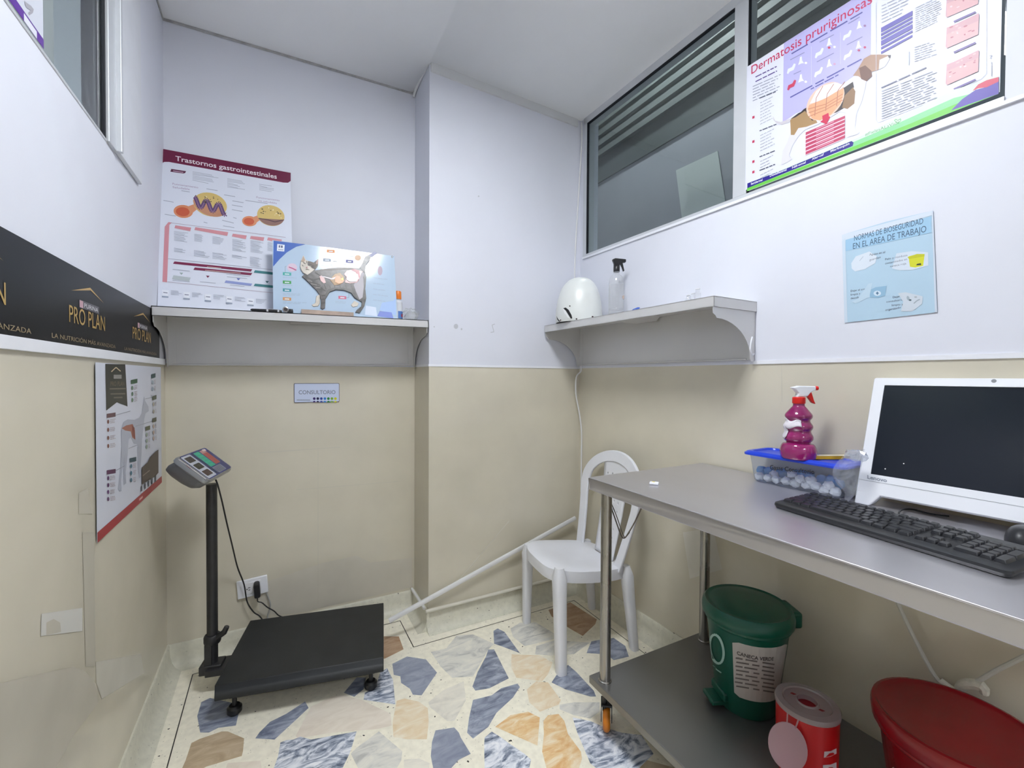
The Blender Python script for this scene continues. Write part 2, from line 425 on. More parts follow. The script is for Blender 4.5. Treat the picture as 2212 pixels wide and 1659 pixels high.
# ---- floor with its set stones and the dark dividing strip
fl = MB().use(FLOORM).box((-0.1, YB - 0.1, -0.06), (2.15, 0.1, 0.0))
def fpt(u, v, z=0.0): return hit(u, v, 2, z)
c1 = lambda l: [(340 + x / 3.95, 1380 + y / 3.95) for x, y in l]
c2 = lambda l: [(880 + x / 3.95, 1330 + y / 3.95) for x, y in l]
c3 = lambda l: [(800 + x / 3.16, 1200 + y / 3.16) for x, y in l]
c4 = lambda l: [(1080 + x / 2.9625, 940 + y / 2.9625) for x, y in l]
STONES = [
 (c1([(375,540),(450,505),(700,560),(690,650),(670,740),(520,760),(440,800),(365,800),(340,660)]), BLUE),
 (c1([(290,890),(360,855),(550,790),(600,790),(740,850),(730,960),(720,1000),(420,1090),(300,1150),(190,1150),(240,1040)]), BEIGEST),
 (c1([(835,850),(870,800),(960,710),(1100,640),(1260,535),(1290,590),(1130,740),(1000,860)]), BLUE),
 (c1([(1310,580),(1500,490),(1580,480),(1740,520),(1990,640),(2000,740),(1880,770),(1500,800),(1200,850),(1180,830)]), PINK),
 (c1([(1600,450),(1700,330),(1780,330),(1760,430),(1680,495),(1590,460)]), BLUE),
 (c1([(1860,420),(1900,290),(1960,250),(2010,350),(2030,560),(1760,520),(1770,460)]), BLUEW),
 (c1([(1050,885),(1100,865),(1160,860),(1220,835),(1310,860),(1480,830),(1700,790),(1640,980),(1580,1102),(1540,1200),(960,1200),(1030,1000)]), BLUEW),
 (c1([(1890,790),(1960,850),(2090,960),(2080,1040),(2000,1180),(1750,1180),(1650,980),(1700,930)]), GREYST),
 (c1([(600,1060),(880,1040),(900,1180),(560,1180)]), PINK),
 (c1([(1860,-20),(2060,-20),(2090,60),(2100,90),(1940,170),(1860,170)]), BROWN),
 ([(857,1514),(874,1509),(905,1516),(924,1530),(926,1560),(922,1597),(880,1597),(850,1592),(848,1560)], TAN),
 (c3([(150,740),(250,690),(380,710),(455,800),(350,955),(290,950),(270,910),(210,870),(205,825),(160,815)]), BLUEFLAT),
 (c2([(200,310),(330,280),(420,170),(560,160),(740,240),(690,290),(560,520),(380,530),(280,430)]), GREYST),
 (c2([(690,290),(740,288),(865,535),(700,620),(580,640),(555,605),(600,480),(670,350)]), BLUE),
 (c2([(735,130),(770,110),(830,140),(880,210),(960,320),(880,290),(800,260),(740,240)]), BLUE),
 (c2([(880,110),(960,60),(1100,60),(1250,150),(1250,200),(1130,230),(1000,260),(900,180)]), GREYST),
 (c4([(310,1120),(450,1070),(620,1180),(610,1210),(530,1285),(450,1240),(330,1160)]), BROWN),
 (c2([(1100,260),(1250,210),(1560,230),(1420,330),(1220,340),(1090,330)]), GREYST),
 (c2([(890,330),(1130,340),(1240,400),(1200,500),(1150,560),(930,530),(885,440)]), TAN),
 (c2([(1230,570),(1270,510),(1370,420),(1440,480),(1590,640),(1610,690),(1560,690),(1350,630)]), BLUE),
 (c2([(1020,630),(1100,560),(1200,570),(1310,720),(1290,760),(1130,820),(1040,740)]), TAN),
 (c2([(560,720),(720,680),(800,620),(940,580),(960,610),(900,700),(760,830),(690,950),(560,1050),(510,1000),(525,880)]), BLUE),
 (c2([(180,740),(300,640),(480,560),(500,720),(400,900),(340,900),(190,780)]), PALE),
 (c2([(750,950),(880,850),(1030,820),(1130,870),(1110,1110),(1000,1060)]), ORANGE),
 (c2([(1160,900),(1200,850),(1290,840),(1340,900),(1370,1010),(1480,1160),(1490,1220),(1450,1350),(1200,1350),(1150,1160),(1165,1010)]), ORANGE),
 (c2([(240,980),(400,955),(440,1000),(455,1040),(540,1180),(440,1230),(330,1350),(230,1350),(200,1200),(210,1080)]), BLUEFLAT),
 (c2([(660,1040),(720,990),(800,1040),(880,1100),(1000,1180),(1055,1230),(1030,1350),(660,1350),(655,1100)]), BLUEW),
 (c2([(1410,870),(1560,900),(1700,960),(1830,1000),(2000,1020),(2100,1180),(1950,1330),(1620,1310),(1560,1260),(1450,1000)]), BLUEW),
 (c2([(1300,760),(1420,740),(1640,740),(1640,820),(1560,880),(1420,850),(1300,800)]), GREYST),
 (c2([(1540,290),(1570,220),(1620,210),(1760,190),(1860,260),(1890,350),(1760,380),(1700,330),(1530,320)]), BLUE),
 (c2([(-30,1230),(100,1220),(190,1260),(180,1350),(-30,1350)]), PALE),
]
placed = []
for k, (px, m) in enumerate(STONES):
    q = [fpt(*u) for u in px]
    placed.append((sum((a.x for a in q)) / len(q), sum((a.y for a in q)) / len(q)))
    fl.use(m).poly([(a.x, a.y, 0.0003 + k * 1e-5) for a in q])
rs = random.Random(4)
for i in range(7):                        # the same crazy paving goes on where the photograph does not look
    for j in range(12):
        x = 0.25 + i * 0.24 + rs.uniform(-.05, .05); y = -0.95 - j * 0.195 + rs.uniform(-.04, .04)
        if any((x - a) ** 2 + (y - b) ** 2 < 0.15 ** 2 for a, b in placed): continue
        if CD.dot(V((x, y, 0)) - CC) > 0.4 and fpt(300, 1659).y < y and x < 1.3: continue
        n = rs.randint(5, 7); r = rs.uniform(.07, .11); a0 = rs.uniform(0, 6)
        fl.use(rs.choice([BLUE, BLUEW, PALE, TAN, ORANGE, GREYST, BEIGEST])).poly(
            [(x + r * rs.uniform(.75, 1.15) * math.cos(a0 + 2 * PI * t / n), y + r * rs.uniform(.75, 1.1) * math.sin(a0 + 2 * PI * t / n), 0.0002 + (i * 12 + j) * 1e-6) for t in range(n)])
STRIP = mat('divider_black', (0.02, 0.018, 0.016), 0.5)
def fstrip(a, b, w=0.0035):
    a, b = V((a[0], a[1], 0)), V((b[0], b[1], 0)); d = (b - a).normalized(); n = V((-d.y, d.x, 0)) * w / 2
    fl.use(STRIP).poly([V((q.x, q.y, 0.0009)) for q in (a - n, b - n, b + n, a + n)])
fstrip((0.1, -0.1), (0.1, YB)); fstrip((0.1, -0.1), (0.945, -0.1)); fstrip((0.945, -0.1), (0.945, -0.343))
fstrip((0.945, -0.343), (1.834, -0.343)); fstrip((1.834, -0.343), (1.834, YB))
structure('floor', fl, smooth=False)
# ---- ceiling
ce = [(-0.03, 0.03, 2.674), (1.045, 0.03, 2.69), (1.048, -0.243, 2.70), (1.96, -0.247, 2.672), (2.1, YB, 2.672), (-0.05, YB, 2.674)]
cb = MB(); mid = V((1.0, -1.6, 2.68))
n = len(ce); vs = [V(q) for q in ce] + [mid] + [V(q) + V((0, 0, .06)) for q in ce] + [mid + V((0, 0, .06))]
cb.add(vs, [((i + 1) % n, i, n) for i in range(n)] + [(n + 1 + i, n + 1 + (i + 1) % n, 2 * n + 1) for i in range(n)] + [(i, (i + 1) % n, n + 1 + (i + 1) % n, n + 1 + i) for i in range(n)])
structure('ceiling', cb, CEIL, angle=60)
# ---- walls: beige gloss paint below, white above
ZT = 2.76
wb = MB().use(BEIGE).box((-0.1, 0, -0.06), (1.2, 0.1, ZL)); wb.use(WHITE).box((-0.1, 0, ZL), (1.2, 0.1, ZT))
wb.use(PATCH_D)
for a, b, w in (((560, 978), (735, 966), 1.6), ((687, 968), (687, 1305), 1.0), ((640, 1058), (860, 1040), 0.9)):
    A, B = hit(*a, 1, -0.0006), hit(*b, 1, -0.0006); d = (B - A).normalized(); nn = V((-d.z, 0, d.x)) * w * 0.0011
    wb.poly([A - nn, B - nn, B + nn, A + nn])
wb.use(PATCH_G).poly([hit(*q, 1, -0.0005) for q in ((560, 1262), (700, 1215), (770, 1200), (800, 1215), (890, 1205), (890, 1268), (640, 1325), (560, 1330))])  # darker reflection in the gloss wall, put into the colour as a patch
structure('wall_back', wb, smooth=False)
wc = MB().use(BEIGE).box((P0, -D0, -0.06), (W0 + 0.12, 0.0, ZL)); wc.use(WHITE).box((P0, -D0, ZL), (W0 + 0.12, 0.0, ZT))
DENT = mat('wall_dent', (0.52, 0.53, 0.57), 0.6)
wc.use(DENT)
for c, r in (((985, 705), 5), ((997, 711), 2), ((1034, 424), 1.6), ((938, 706), 1.4)):
    wc.poly([hit(c[0] + r * math.cos(a), c[1] + r * math.sin(a) * 1.15, 1, -D0 - 0.0006) for a in [k * PI / 4 + .3 for k in range(8)]])
for a, b in (((1069, 700), (1063, 702)), ((1063, 702), (1067, 717)), ((1067, 717), (1060, 718))):
    A, B = hit(*a, 1, -D0 - .0006), hit(*b, 1, -D0 - .0006); d = (B - A).normalized(); nn = V((-d.z, 0, d.x)) * 0.0018
    wc.poly([A - nn, B - nn, B + nn, A + nn])
A, B = hit(985, 1260, 1, -D0 - .0005), hit(1100, 1125, 1, -D0 - .0005); nn = (B - A).normalized().cross(V((0, 1, 0))) * 0.0015
wc.use(PATCH_L).poly([A - nn, B - nn, B + nn, A + nn])
structure('wall_column', wc, smooth=False)
# left wall with its high window opening
LS, LJ = 1.852, -0.705                   # sill height, end of the opening
wl = MB().use(BEIGE).box((-0.1, YB, -0.06), (0, 0.0, 1.262)); wl.use(WHITE).box((-0.1, YB, 1.262), (0, 0.0, LS))
wl.box((-0.1, LJ, LS), (0, 0.0, ZT)); wl.box((-0.1, YB, LS), (0, -2.2, ZT))
def lpatch(m, px, x=0.0006): wl.use(m).poly([hit(*q, 0, x) for q in px])
lpatch(PATCH_G, [(0, 1476), (60, 1462), (160, 1440), (185, 1450), (208, 1478), (212, 1520), (165, 1580), (120, 1659), (0, 1659)])
lpatch(PATCH_D, [(178, 1150), (204, 1150), (206, 1440), (185, 1440)], 0.0007)
lpatch(PATCH_L, [(207, 1430), (305, 1412), (310, 1455), (220, 1510), (208, 1475)], 0.0008)
lpatch(mat('paint_plate', (0.70, 0.69, 0.65), 0.35), [(90, 1326), (178, 1313), (178, 1363), (88, 1374)], 0.0009)
lpatch(PATCH_D, [(100, 1345), (116, 1337), (130, 1345), (132, 1365), (100, 1372)], 0.001)
lpatch(PATCH_G, [(170, 1065), (190, 1055), (200, 1110), (170, 1110)], 0.0006)
structure('wall_left', wl, smooth=False)
# right wall (slightly out of square), opening above the sill
RS, RJ = 1.897, -0.272
def rwbox(mb, y0, y1, z0, z1, t=0.1):
    a, b = V((rwx(y0), y0, 0)), V((rwx(y1), y1, 0)); o = V((t, 0, 0))
    lo = [a, b, b + o, a + o]
    return mb.add([V((q.x, q.y, z0)) for q in lo] + [V((q.x, q.y, z1)) for q in lo], [(0, 1, 2, 3), (7, 6, 5, 4), (0, 4, 5, 1), (1, 5, 6, 2), (2, 6, 7, 3), (3, 7, 4, 0)])
wr = MB().use(BEIGE); rwbox(wr, -D0 + .01, YB, -0.06, ZL + 0.003); wr.use(WHITE); rwbox(wr, -D0 + .01, YB, ZL + 0.003, RS)
rwbox(wr, -D0 + .01, RJ, RS, ZT); rwbox(wr, -1.892, YB, RS, ZT)
wr.use(PATCH_L)
for px in ([(1475, 1150), (1540, 1140), (1560, 1230), (1490, 1250)],):
    wr.poly([on_plane(*q, V((W0 - .0006, -D0, 0)), V((1, 0.0196, 0)).normalized()) for q in px])
wr.use(PATCH_D); wr.poly([on_plane(*q, V((W0 - .0006, -D0, 0)), V((1, 0.0196, 0)).normalized()) for q in ((1687.6, 788), (1688.6, 788), (1689.6, 868), (1688.6, 868))])
structure('wall_right', wr, smooth=False)
DX0, DX1, DZ = 0.25, 1.45, 2.15          # doorway added behind the camera to let in the corridor fill
wf = MB()
for m_, z0, z1 in ((BEIGE, -0.06, ZL), (WHITE, ZL, DZ)):
    wf.use(m_).box((-0.1, YB - 0.1, z0), (DX0, YB, z1)).box((DX1, YB - 0.1, z0), (2.2, YB, z1))
wf.box((-0.1, YB - 0.1, DZ), (2.2, YB, ZT))
structure('wall_front', wf, smooth=False)
YC = -5.6
hl_ = MB().use(WHITE).box((-0.8, YC - .1, -.06), (2.9, YC, 2.76)).box((-0.9, YC, -.06), (-0.8, YB - .1, 2.76)).box((2.9, YC, -.06), (3.0, YB - .1, 2.76)).box((-.8, YC, 2.70), (2.9, YB - .1, 2.76)).box((-.8, YB - .2, -.06), (-.1, YB - .1, 2.76)).box((2.2, YB - .2, -.06), (2.9, YB - .1, 2.76))
hl_.use(FLOORM).box((-.8, YC, -.06), (2.9, YB - .1, 0))
structure('wall_fill_corridor', hl_, smooth=False)  # corridor added to carry fill light in through the doorway
# ---- skirtings: terrazzo cove
SK = [(0, 0.095), (0.006, 0.096), (0.010, 0.09), (0.012, 0.05), (0.018, 0.025), (0.032, 0.008), (0.055, 0.0005), (0, 0.0005)]
def skirting(name, a, b, nrm):
    a, b, nrm = V(a), V(b), V(nrm).normalized()
    mb = MB().loft([[q + nrm * d + V((0, 0, z)) for d, z in SK] for q in (a, b)])
    return structure(name, mb, SKIRT, angle=50)
skirting('baseboard_left', (0.0, 0, 0), (0.0, YB, 0), (1, 0, 0))
skirting('baseboard_back', (0.0, 0, 0), (P0, 0, 0), (0, -1, 0))
skirting('baseboard_column_side', (P0, 0, 0), (P0, -D0 - .012, 0), (-1, 0, 0))
skirting('baseboard_column', (P0 - .012, -D0, 0), (W0, -D0, 0), (0, -1, 0))
skirting('baseboard_right', (W0, -D0, 0), (rwx(YB), YB, 0), (-1, -0.0196, 0))
# ---- white strips where the two paints meet, strip under the ceiling on the column, caulk line
structure('trim_1', MB().box((0, -3.2, 1.262), (0.006, -0.02, 1.286)), TRIMW, bevel=0.001)
structure('trim_2', MB().box((P0 - 0.003, -D0 - 0.003, ZL), (W0, -D0 + .001, ZL + 0.011)).box((P0 - 0.003, -D0, ZL), (P0 + .001, 0, ZL + 0.011)), TRIMW)
t3 = MB(); rwbox(t3, -1.27, -3.2, ZL + 0.003, ZL + 0.016, -0.004); structure('trim_3', t3, TRIMW)
t7 = MB(); rwbox(t7, RJ, -2.7, RS - .010, RS, -0.008); structure('trim_7', t7, TRIMW)
tp = [(1.05, -D0, 2.700), (1.905, -D0, 2.673)]
t4 = MB(); t4.add([V(a) + V((0, dy, dz)) for a in tp for dy, dz in ((0, 0), (0, -0.04), (-0.01, -0.04), (-0.01, 0))], [(0, 1, 2, 3), (7, 6, 5, 4), (0, 4, 5, 1), (1, 5, 6, 2), (2, 6, 7, 3), (3, 7, 4, 0)])
structure('trim_4', t4, mat('trim_dull_white', (0.66, 0.67, 0.68), 0.5))
structure('trim_5', MB().tube([(0.001, -.4, 2.671), (0.002, -0.003, 2.67), (1.04, -0.003, 2.688)], 0.006, 6), mat('caulk_grey', (0.40, 0.40, 0.40), 0.8, var=.2, scale=30))
# ---- windows
ALU = mat('aluminium_frame', (0.66, 0.68, 0.71), 0.42, 0.35, var=0.04)
GASK = mat('gasket_black', (0.008, 0.009, 0.015), 0.6)
GLASS = film('window_glass', (0.80, 0.85, 0.85), 0.97, (0.3, 0.32, 0.33), 0.07, 0.015)
w1 = tag(thing('window_1', None, None), kind='structure')
fr = MB().use(ALU)
ZC = 2.672
def rbar(mb, y0, y1, z0, z1, d0, d1):
    """bar along the right wall: d0..d1 is the depth behind the room face (negative sticks out)"""
    a, b = V((rwx(y0), y0, 0)), V((rwx(y1), y1, 0))
    lo = [a + V((d0, 0, 0)), b + V((d0, 0, 0)), b + V((d1, 0, 0)), a + V((d1, 0, 0))]
    return mb.add([V((q.x, q.y, z0)) for q in lo] + [V((q.x, q.y, z1)) for q in lo], [(0, 1, 2, 3), (7, 6, 5, 4), (0, 4, 5, 1), (1, 5, 6, 2), (2, 6, 7, 3), (3, 7, 4, 0)])
rbar(fr, RJ, -0.300, RS, ZC, -0.004, 0.05); rbar(fr, RJ, -1.892, RS, RS + 0.012, -0.006, 0.05); rbar(fr, RJ, -1.892, 2.636, ZC + .01, -0.004, 0.05)
fr_o = fr.build('frame', None, w1, smooth=False)
g = MB().use(GASK)
rbar(g, -0.300, -0.304, RS + .012, 2.636, -0.003, 0.010); rbar(g, -0.300, -1.182, 2.631, 2.636, -0.003, 0.010); rbar(g, -1.236, -1.2385, RS + .012, 2.64, -0.003, 0.010)
g.build('gasket', None, fr_o, smooth=False)
mu = MB(); rbar(mu, -1.182, -1.236, RS + 0.012, 2.636, -0.006, 0.05); mu.build('mullion', ALU, w1, smooth=False, bevel=.002)
for y0, y1 in ((-0.304, -1.182), (-1.2385, -1.892)):
    pn = MB(); rbar(pn, y0, y1, RS + 0.012, 2.632, 0.004, 0.008); pn.build('pane', GLASS, w1, smooth=False)
w2 = tag(thing('window_2', None, None), kind='structure')
f2 = MB().use(ALU).box((-0.05, LJ, LS - .002), (0.008, LJ + 0.075, ZT - .07)).box((-0.05, LJ + .06, LS), (0.02, LJ + 0.075, ZT - .07)).box((-0.05, -2.2, LS - .004), (0.002, LJ, LS + .004))
f2.build('frame', None, w2, smooth=False, bevel=.002)
MB().box((-0.012, LJ - .008, LS + .004), (0.001, LJ, ZT - .09)).build('gasket', GASK, w2, smooth=False)
MB().box((-0.008, -2.2, LS + .004), (-0.004, LJ - .008, ZT - .09)).build('pane', GLASS, w2, smooth=False)
structure('trim_6', MB().box((0, LJ + .078, LS), (0.012, -0.395, 2.66)), mat('jamb_white', (0.74, 0.755, 0.80), 0.5, var=.03, scale=10), bevel=.003)
# ---- what shows through the panes: the neighbouring rooms
NG = mat('neighbour_wall', (0.36, 0.375, 0.42), 0.7, var=.03)
ND = mat('neighbour_dark_band', (0.085, 0.10, 0.098), 0.6, var=.08)
XN = 2.9
nb = MB().use(NG).box((XN, YB, 1.0), (XN + .1, 1.6, 4.2)).box((2.10, 1.5, 1.0), (XN, 1.6, 4.2)).box((2.2, YB - .1, 1.0), (XN, YB, 4.2)).box((2.1, YB, 4.1), (XN, 1.6, 4.2)).box((2.12, YB, 1.0), (XN, 1.6, 1.05))
structure('wall_neighbour', nb, smooth=False)
sh = tag(thing('window_3', None, None, (XN, 0, 0)), kind='structure')
LT = mat('louvre_slat', (0.135, 0.155, 0.15), 0.6, var=.05)
MB().box((-0.012, YB + .02, 2.92), (0, 0.80, 4.08)).build('shutter_back', ND, sh, smooth=False)
MB().box((-0.03, 0.80, 2.86), (0, 0.92, 4.08)).build('shutter_post', LT, sh, smooth=False)
for k in range(11):
    z = 3.125 + k * 0.085
    MB().box((-0.05, YB + .03, z), (-0.014, 0.80, z + 0.045)).build('slat', LT, sh, smooth=False)
qd = MB().prism([hit(*q, 0, XN - 0.012) for q in ((1460, 368), (1550, 326), (1567, 440), (1475, 488))], (0.006, 0, 0))
tag(qd.build('pale_panel', mat('panel_pale', (0.66, 0.72, 0.70), 0.5, var=.02), smooth=False), 'pale square panel seen through the left pane of the right-hand upper window', 'panel')
nl = MB().use(mat('neighbour_left', (0.50, 0.52, 0.52), 0.7, var=.03)).box((-0.95, YB, 1.4), (-0.85, 0.4, 3.6)).box((-0.85, 0.3, 1.4), (-0.12, 0.4, 3.6)).box((-0.85, YB, 3.5), (-0.12, .4, 3.6)).box((-0.85, YB, 1.4), (-0.12, .3, 1.45)).box((-0.85, YB - .1, 1.4), (-.12, YB, 3.6))
nl.use(mat('strip_pale', (0.72, 0.74, 0.70), 0.6))
A = hit(200, 60, 0, -0.85); nl.box((-0.85, YB, A.z - 0.06), (-0.80, 0.3, A.z + 0.09))  # pale strip along the far wall beyond the left window
structure('wall_neighbour_left', nl, smooth=False)
# ---- lamps: a flat square panel on the ceiling of this room, added fill lamps in the corridor and next door
lp = thing('ceiling_light', 'flat square white ceiling lamp over the middle of the room, above the view', 'lamp', (0.92, -1.5, 2.674))
MB().box((-0.22, -0.22, -0.028), (0.22, 0.22, -0.002)).build('housing', TRIMW, lp, bevel=.004)
MB().box((-0.20, -0.20, -0.034), (0.20, 0.20, -0.029)).build('diffuser', emit('lamp_diffuser', LAMP_COL, LAMP_POWER), lp, smooth=False)
hp = thing('ceiling_light', 'flat square lamp added in the corridor behind the camera as frontal fill', 'lamp', (0.85, -4.3, 2.70))
MB().box((-0.32, -0.32, -0.028), (0.32, 0.32, -0.002)).build('housing', TRIMW, hp, bevel=.004)
MB().box((-0.30, -0.30, -0.034), (0.30, 0.30, -0.029)).build('diffuser', emit('hall_fill_diffuser', LAMP_COL, HALL_FILL_POWER), hp, smooth=False)
for nm, loc, lb in (('neighbour_fill_lamp', (2.45, -0.2, 3.95), 'unseen round bulb added to brighten the room beyond the right-hand window'), ('neighbour_fill_lamp', (-0.45, -0.9, 3.4), 'unseen round bulb added to brighten the room beyond the left-hand window')):
    b = thing(nm, lb, 'lamp', loc)
    MB().ball((0, 0, 0), 0.06).build('bulb', emit('bulb_' + str(loc[0]), (1, 1, 1), NEXT_POWER * (16 if loc[0] > 0 else 9)), b)
    MB().lathe([(0.03, 0.05), (0.03, 0.10)], 12).build('socket', TRIMW, b)
# ================================================================== FURNITURE AND FITTINGS
STEEL = steel('steel_brushed', '#d6d5d4', 0.40, 0, .35)
STEELY = steel('steel_brushed_long', '#cfcdd2', 0.33, 1, .8)
STEELD = steel('steel_tube', '#a3a09b', 0.27, 2, .9)
PLW = mat('plastic_white', (0.83, 0.84, 0.88), 0.35, var=0.02, scale=6)
BLACKP = mat('plastic_black', (0.012, 0.012, 0.014), 0.35)
# ---- steel wall shelves
def shelf(nm_label, fr, L, dep, panel_col, loop=False):
    r = thing('wall_shelf', nm_label, 'shelf', M=fr.M, group=None)
    mb = MB().box((0, -dep, -0.003), (L, 0, 0)).box((0, -dep, -0.036), (L, -dep + 0.002, 0)).box((0, -dep, -0.036), (0.002, 0, 0)).box((L - 0.002, -dep, -0.036), (L, 0, 0))
    mb.box((0, -dep, -0.036), (L, -dep + .012, -0.034))
    o = mb.build('slab', STEEL, r, smooth=False)
    MB().box((0.004, -0.006, -0.212), (L - 0.004, -0.002, -0.003)).box((0.02, -0.014, -0.212), (L - 0.03, -0.006, -0.206)).build('back_panel', STEEL, r, bevel=.001)
    MB().add([(L * .42, -dep + .03, -0.003), (L * .58, -dep + .03, -0.003), (L * .58, -.02, -0.003), (L * .42, -.02, -0.003),
              (L * .44, -dep + .035, -0.022), (L * .56, -dep + .035, -0.022), (L * .56, -.02, -0.022), (L * .44, -.02, -0.022)],
             [(4, 7, 6, 5), (0, 1, 5, 4), (1, 2, 6, 5), (2, 3, 7, 6), (3, 0, 4, 7)]).build('stiffener', STEEL, r, smooth=False)
    for x, s in ((0.003, 1), (L - 0.005, -1)):
        pts = [(x, -0.006, -0.036), (x, -dep + 0.002, -0.036), (x, -dep + 0.002, -0.058), (x, -dep + 0.014, -0.064)]
        for i in range(11):
            a = PI / 2 * i / 10
            pts.append((x, -0.028 - (dep - 0.05) * (1 - math.sin(a)), -0.208 + 0.135 * math.cos(a)))
        pts += [(x, -0.022, -0.218), (x, -0.006, -0.218)]
        b = MB().prism(pts, (0.002 * s, 0, 0))
        b.box((min(x, x + s * .03), -0.0075, -0.21), (max(x, x + s * .03), -0.006, -0.036)).build('bracket', STEEL, r)
    return r
SF1 = Frame((0.004, -0.001, 1.4725), (1, 0, 0.0148))
shelf('left steel wall shelf, full of posters, between the left wall and the column', SF1, 1.036, 0.247, None)
SF2 = Frame((rwx(-0.25) - 0.002, -0.252, 1.500), RE)
s2 = shelf('right steel wall shelf under the upper windows, carrying the white plastic cone', SF2, 1.030, 0.243, None)
def sz1(x): return 1.4725 + 0.0148 * x + 0.001        # top of the left shelf
SZ2 = 1.5005
lp_ = MB().tube([(1.033, -0.03, -0.130), (1.038, -0.045, -0.15), (1.039, -0.05, -0.175), (1.037, -0.035, -0.195), (1.034, -0.02, -0.19)], 0.0025, 6, 5)
tag(lp_.build('cable_tie', PLW, None, SF2.M), 'small white plastic tie looped at the foot of the right shelf bracket', 'cable tie')
# ---- steel work table
TZ = 0.872
TF = Frame((1.363, -1.058, 0), (0.99995, -0.0097, 0))          # x towards the wall, y away from the camera
TL, TD = 1.22, 0.578
t = thing('work_table', 'stainless steel work table on castors standing along the right wall', 'table', M=TF.M)
MB().box((0, -TL, TZ - 0.004), (TD, 0, TZ)).box((0, -TL, TZ - 0.042), (0.003, 0, TZ - .003)).box((TD - .003, -TL, TZ - 0.042), (TD, 0, TZ - .003)).box((0, -.003, TZ - 0.042), (TD, 0, TZ - .003)).box((0, -TL, TZ - 0.042), (TD, -TL + .003, TZ - .003)).box((0.003, -TL + .003, TZ - .014), (TD - .003, -.003, TZ - .004)).build('tabletop', STEELY, t, bevel=0.0028, seg=3)
SZ = 0.175
MB().box((0.003, -TL + .003, SZ - 0.026), (TD - .003, -0.006, SZ)).build('lower_shelf', steel('steel_shelf', '#868686', 0.36, 1), t, bevel=0.0025)
for lx, ly in ((0.036, -0.052), (TD - 0.04, -0.052), (0.036, -TL + 0.052), (TD - 0.04, -TL + 0.052)):
    lg = MB().lathe([(0.0185, SZ - .002), (0.0185, TZ - 0.012)], 24, (lx, ly, 0)).lathe([(0.0225, SZ), (0.0225, SZ + .003), (0.0195, SZ + .006)], 24, (lx, ly, 0)).build('leg', STEELD, t)
    c = MB().lathe([(0.008, 0.07), (0.008, SZ - .02)], 12, (lx, ly, 0))
    A = V((lx, ly, 0)); ax = V((0.77, -0.64, 0)); fw = V((0.64, 0.77, 0))
    Mx = Matrix(((ax.x, fw.x, 0, lx + .008), (ax.y, fw.y, 0, ly), (0, 0, 1, 0), (0, 0, 0, 1)))
    c.boxm(Mx, (-0.019, -0.02, 0.092), (0.019, 0.025, 0.098))
    for s in (-1, 1):
        n0 = len(c.v); c.prism([(s * 0.0165, -0.018, 0.095), (s * 0.0165, 0.024, 0.095), (s * 0.0165, 0.014, 0.032), (s * 0.0165, -0.010, 0.032)], (s * 0.0025, 0, 0))
        for i in range(n0, len(c.v)): c.v[i] = Mx @ c.v[i]
    cs = c.build('caster', BLACKP, t)
    w = MB(); prof = [(0.0, -0.012), (0.034, -0.012), (0.0405, -0.007), (0.0425, 0), (0.0405, 0.007), (0.034, 0.012), (0.0, 0.012)]
    rings = []
    for r_, z_ in prof:
        rings.append([Mx @ V((z_, max(r_, 1e-4) * math.cos(a), 0.0428 + max(r_, 1e-4) * math.sin(a))) for a in [2 * PI * i / 28 for i in range(28)]])
    w.loft(rings).build('wheel', mat('wheel_orange', '#d07a1a', 0.4, var=.1), cs)
wire = steel('wire_dark', '#77706a', 0.35, 2)
p_ = lambda u, v, x=1.425: TF.loc3(hit(u, v, 0, x))
MB().tube([p_(1309, 1068), p_(1325, 1110), p_(1341, 1155), p_(1349, 1162), p_(1357, 1152), p_(1372, 1126), p_(1388, 1092)], 0.0022, 8, 4).tube([p_(1312, 1068), p_(1330, 1110), p_(1345, 1153), p_(1351, 1160), p_(1360, 1150)], 0.0016, 8, 4).build('wire_bracket', wire, t)
# ---- white plastic chair
CHM = mat('chair_white', (0.80, 0.81, 0.86), 0.32, var=0.03, scale=7)
ca = math.radians(-7)
CH = Frame((1.645, -0.605, 0), (math.cos(ca), math.sin(ca), 0))   # x towards the back of the seat
ch = thing('plastic_chair', 'white plastic chair with a perforated back, in the corner behind the table', 'chair', M=CH.M)
def seat_z(x, y): return 0.412 - 0.11 * (x + 0.19) - 0.016 * math.exp(-((x / .14) ** 2 + (y / .15) ** 2)) - 0.9 * max(0, -x - 0.15) ** 1.5
def seat_out(a):
    c, s = math.cos(a), math.sin(a); e = 0.55
    x = (0.205 if c < 0 else 0.20) * math.copysign(abs(c) ** e, c); w = 0.196 - 0.012 * (x > 0) * (x / .2)
    return x, w * math.copysign(abs(s) ** e, s)
sm = MB(); rings = []
N_ = 48
for k in (0.03, 0.25, 0.5, 0.75, 0.93, 1.0):
    rings.append([(seat_out(2 * PI * i / N_)[0] * k, seat_out(2 * PI * i / N_)[1] * k, seat_z(seat_out(2 * PI * i / N_)[0] * k, seat_out(2 * PI * i / N_)[1] * k) - (0.004 if k == 1.0 else 0)) for i in range(N_)])
rings.append([(seat_out(2 * PI * i / N_)[0] * 1.015, seat_out(2 * PI * i / N_)[1] * 1.015, rings[-1][i][2] - 0.018) for i in range(N_)])
rings.append([(seat_out(2 * PI * i / N_)[0] * 1.01, seat_out(2 * PI * i / N_)[1] * 1.01, rings[-1][i][2] - 0.030) for i in range(N_)])
rings.append([(seat_out(2 * PI * i / N_)[0] * 0.98, seat_out(2 * PI * i / N_)[1] * 0.98, rings[-1][i][2]) for i in range(N_)])
rings.append([(seat_out(2 * PI * i / N_)[0] * 0.95, seat_out(2 * PI * i / N_)[1] * 0.95, rings[5][i][2] - 0.010) for i in range(N_)])
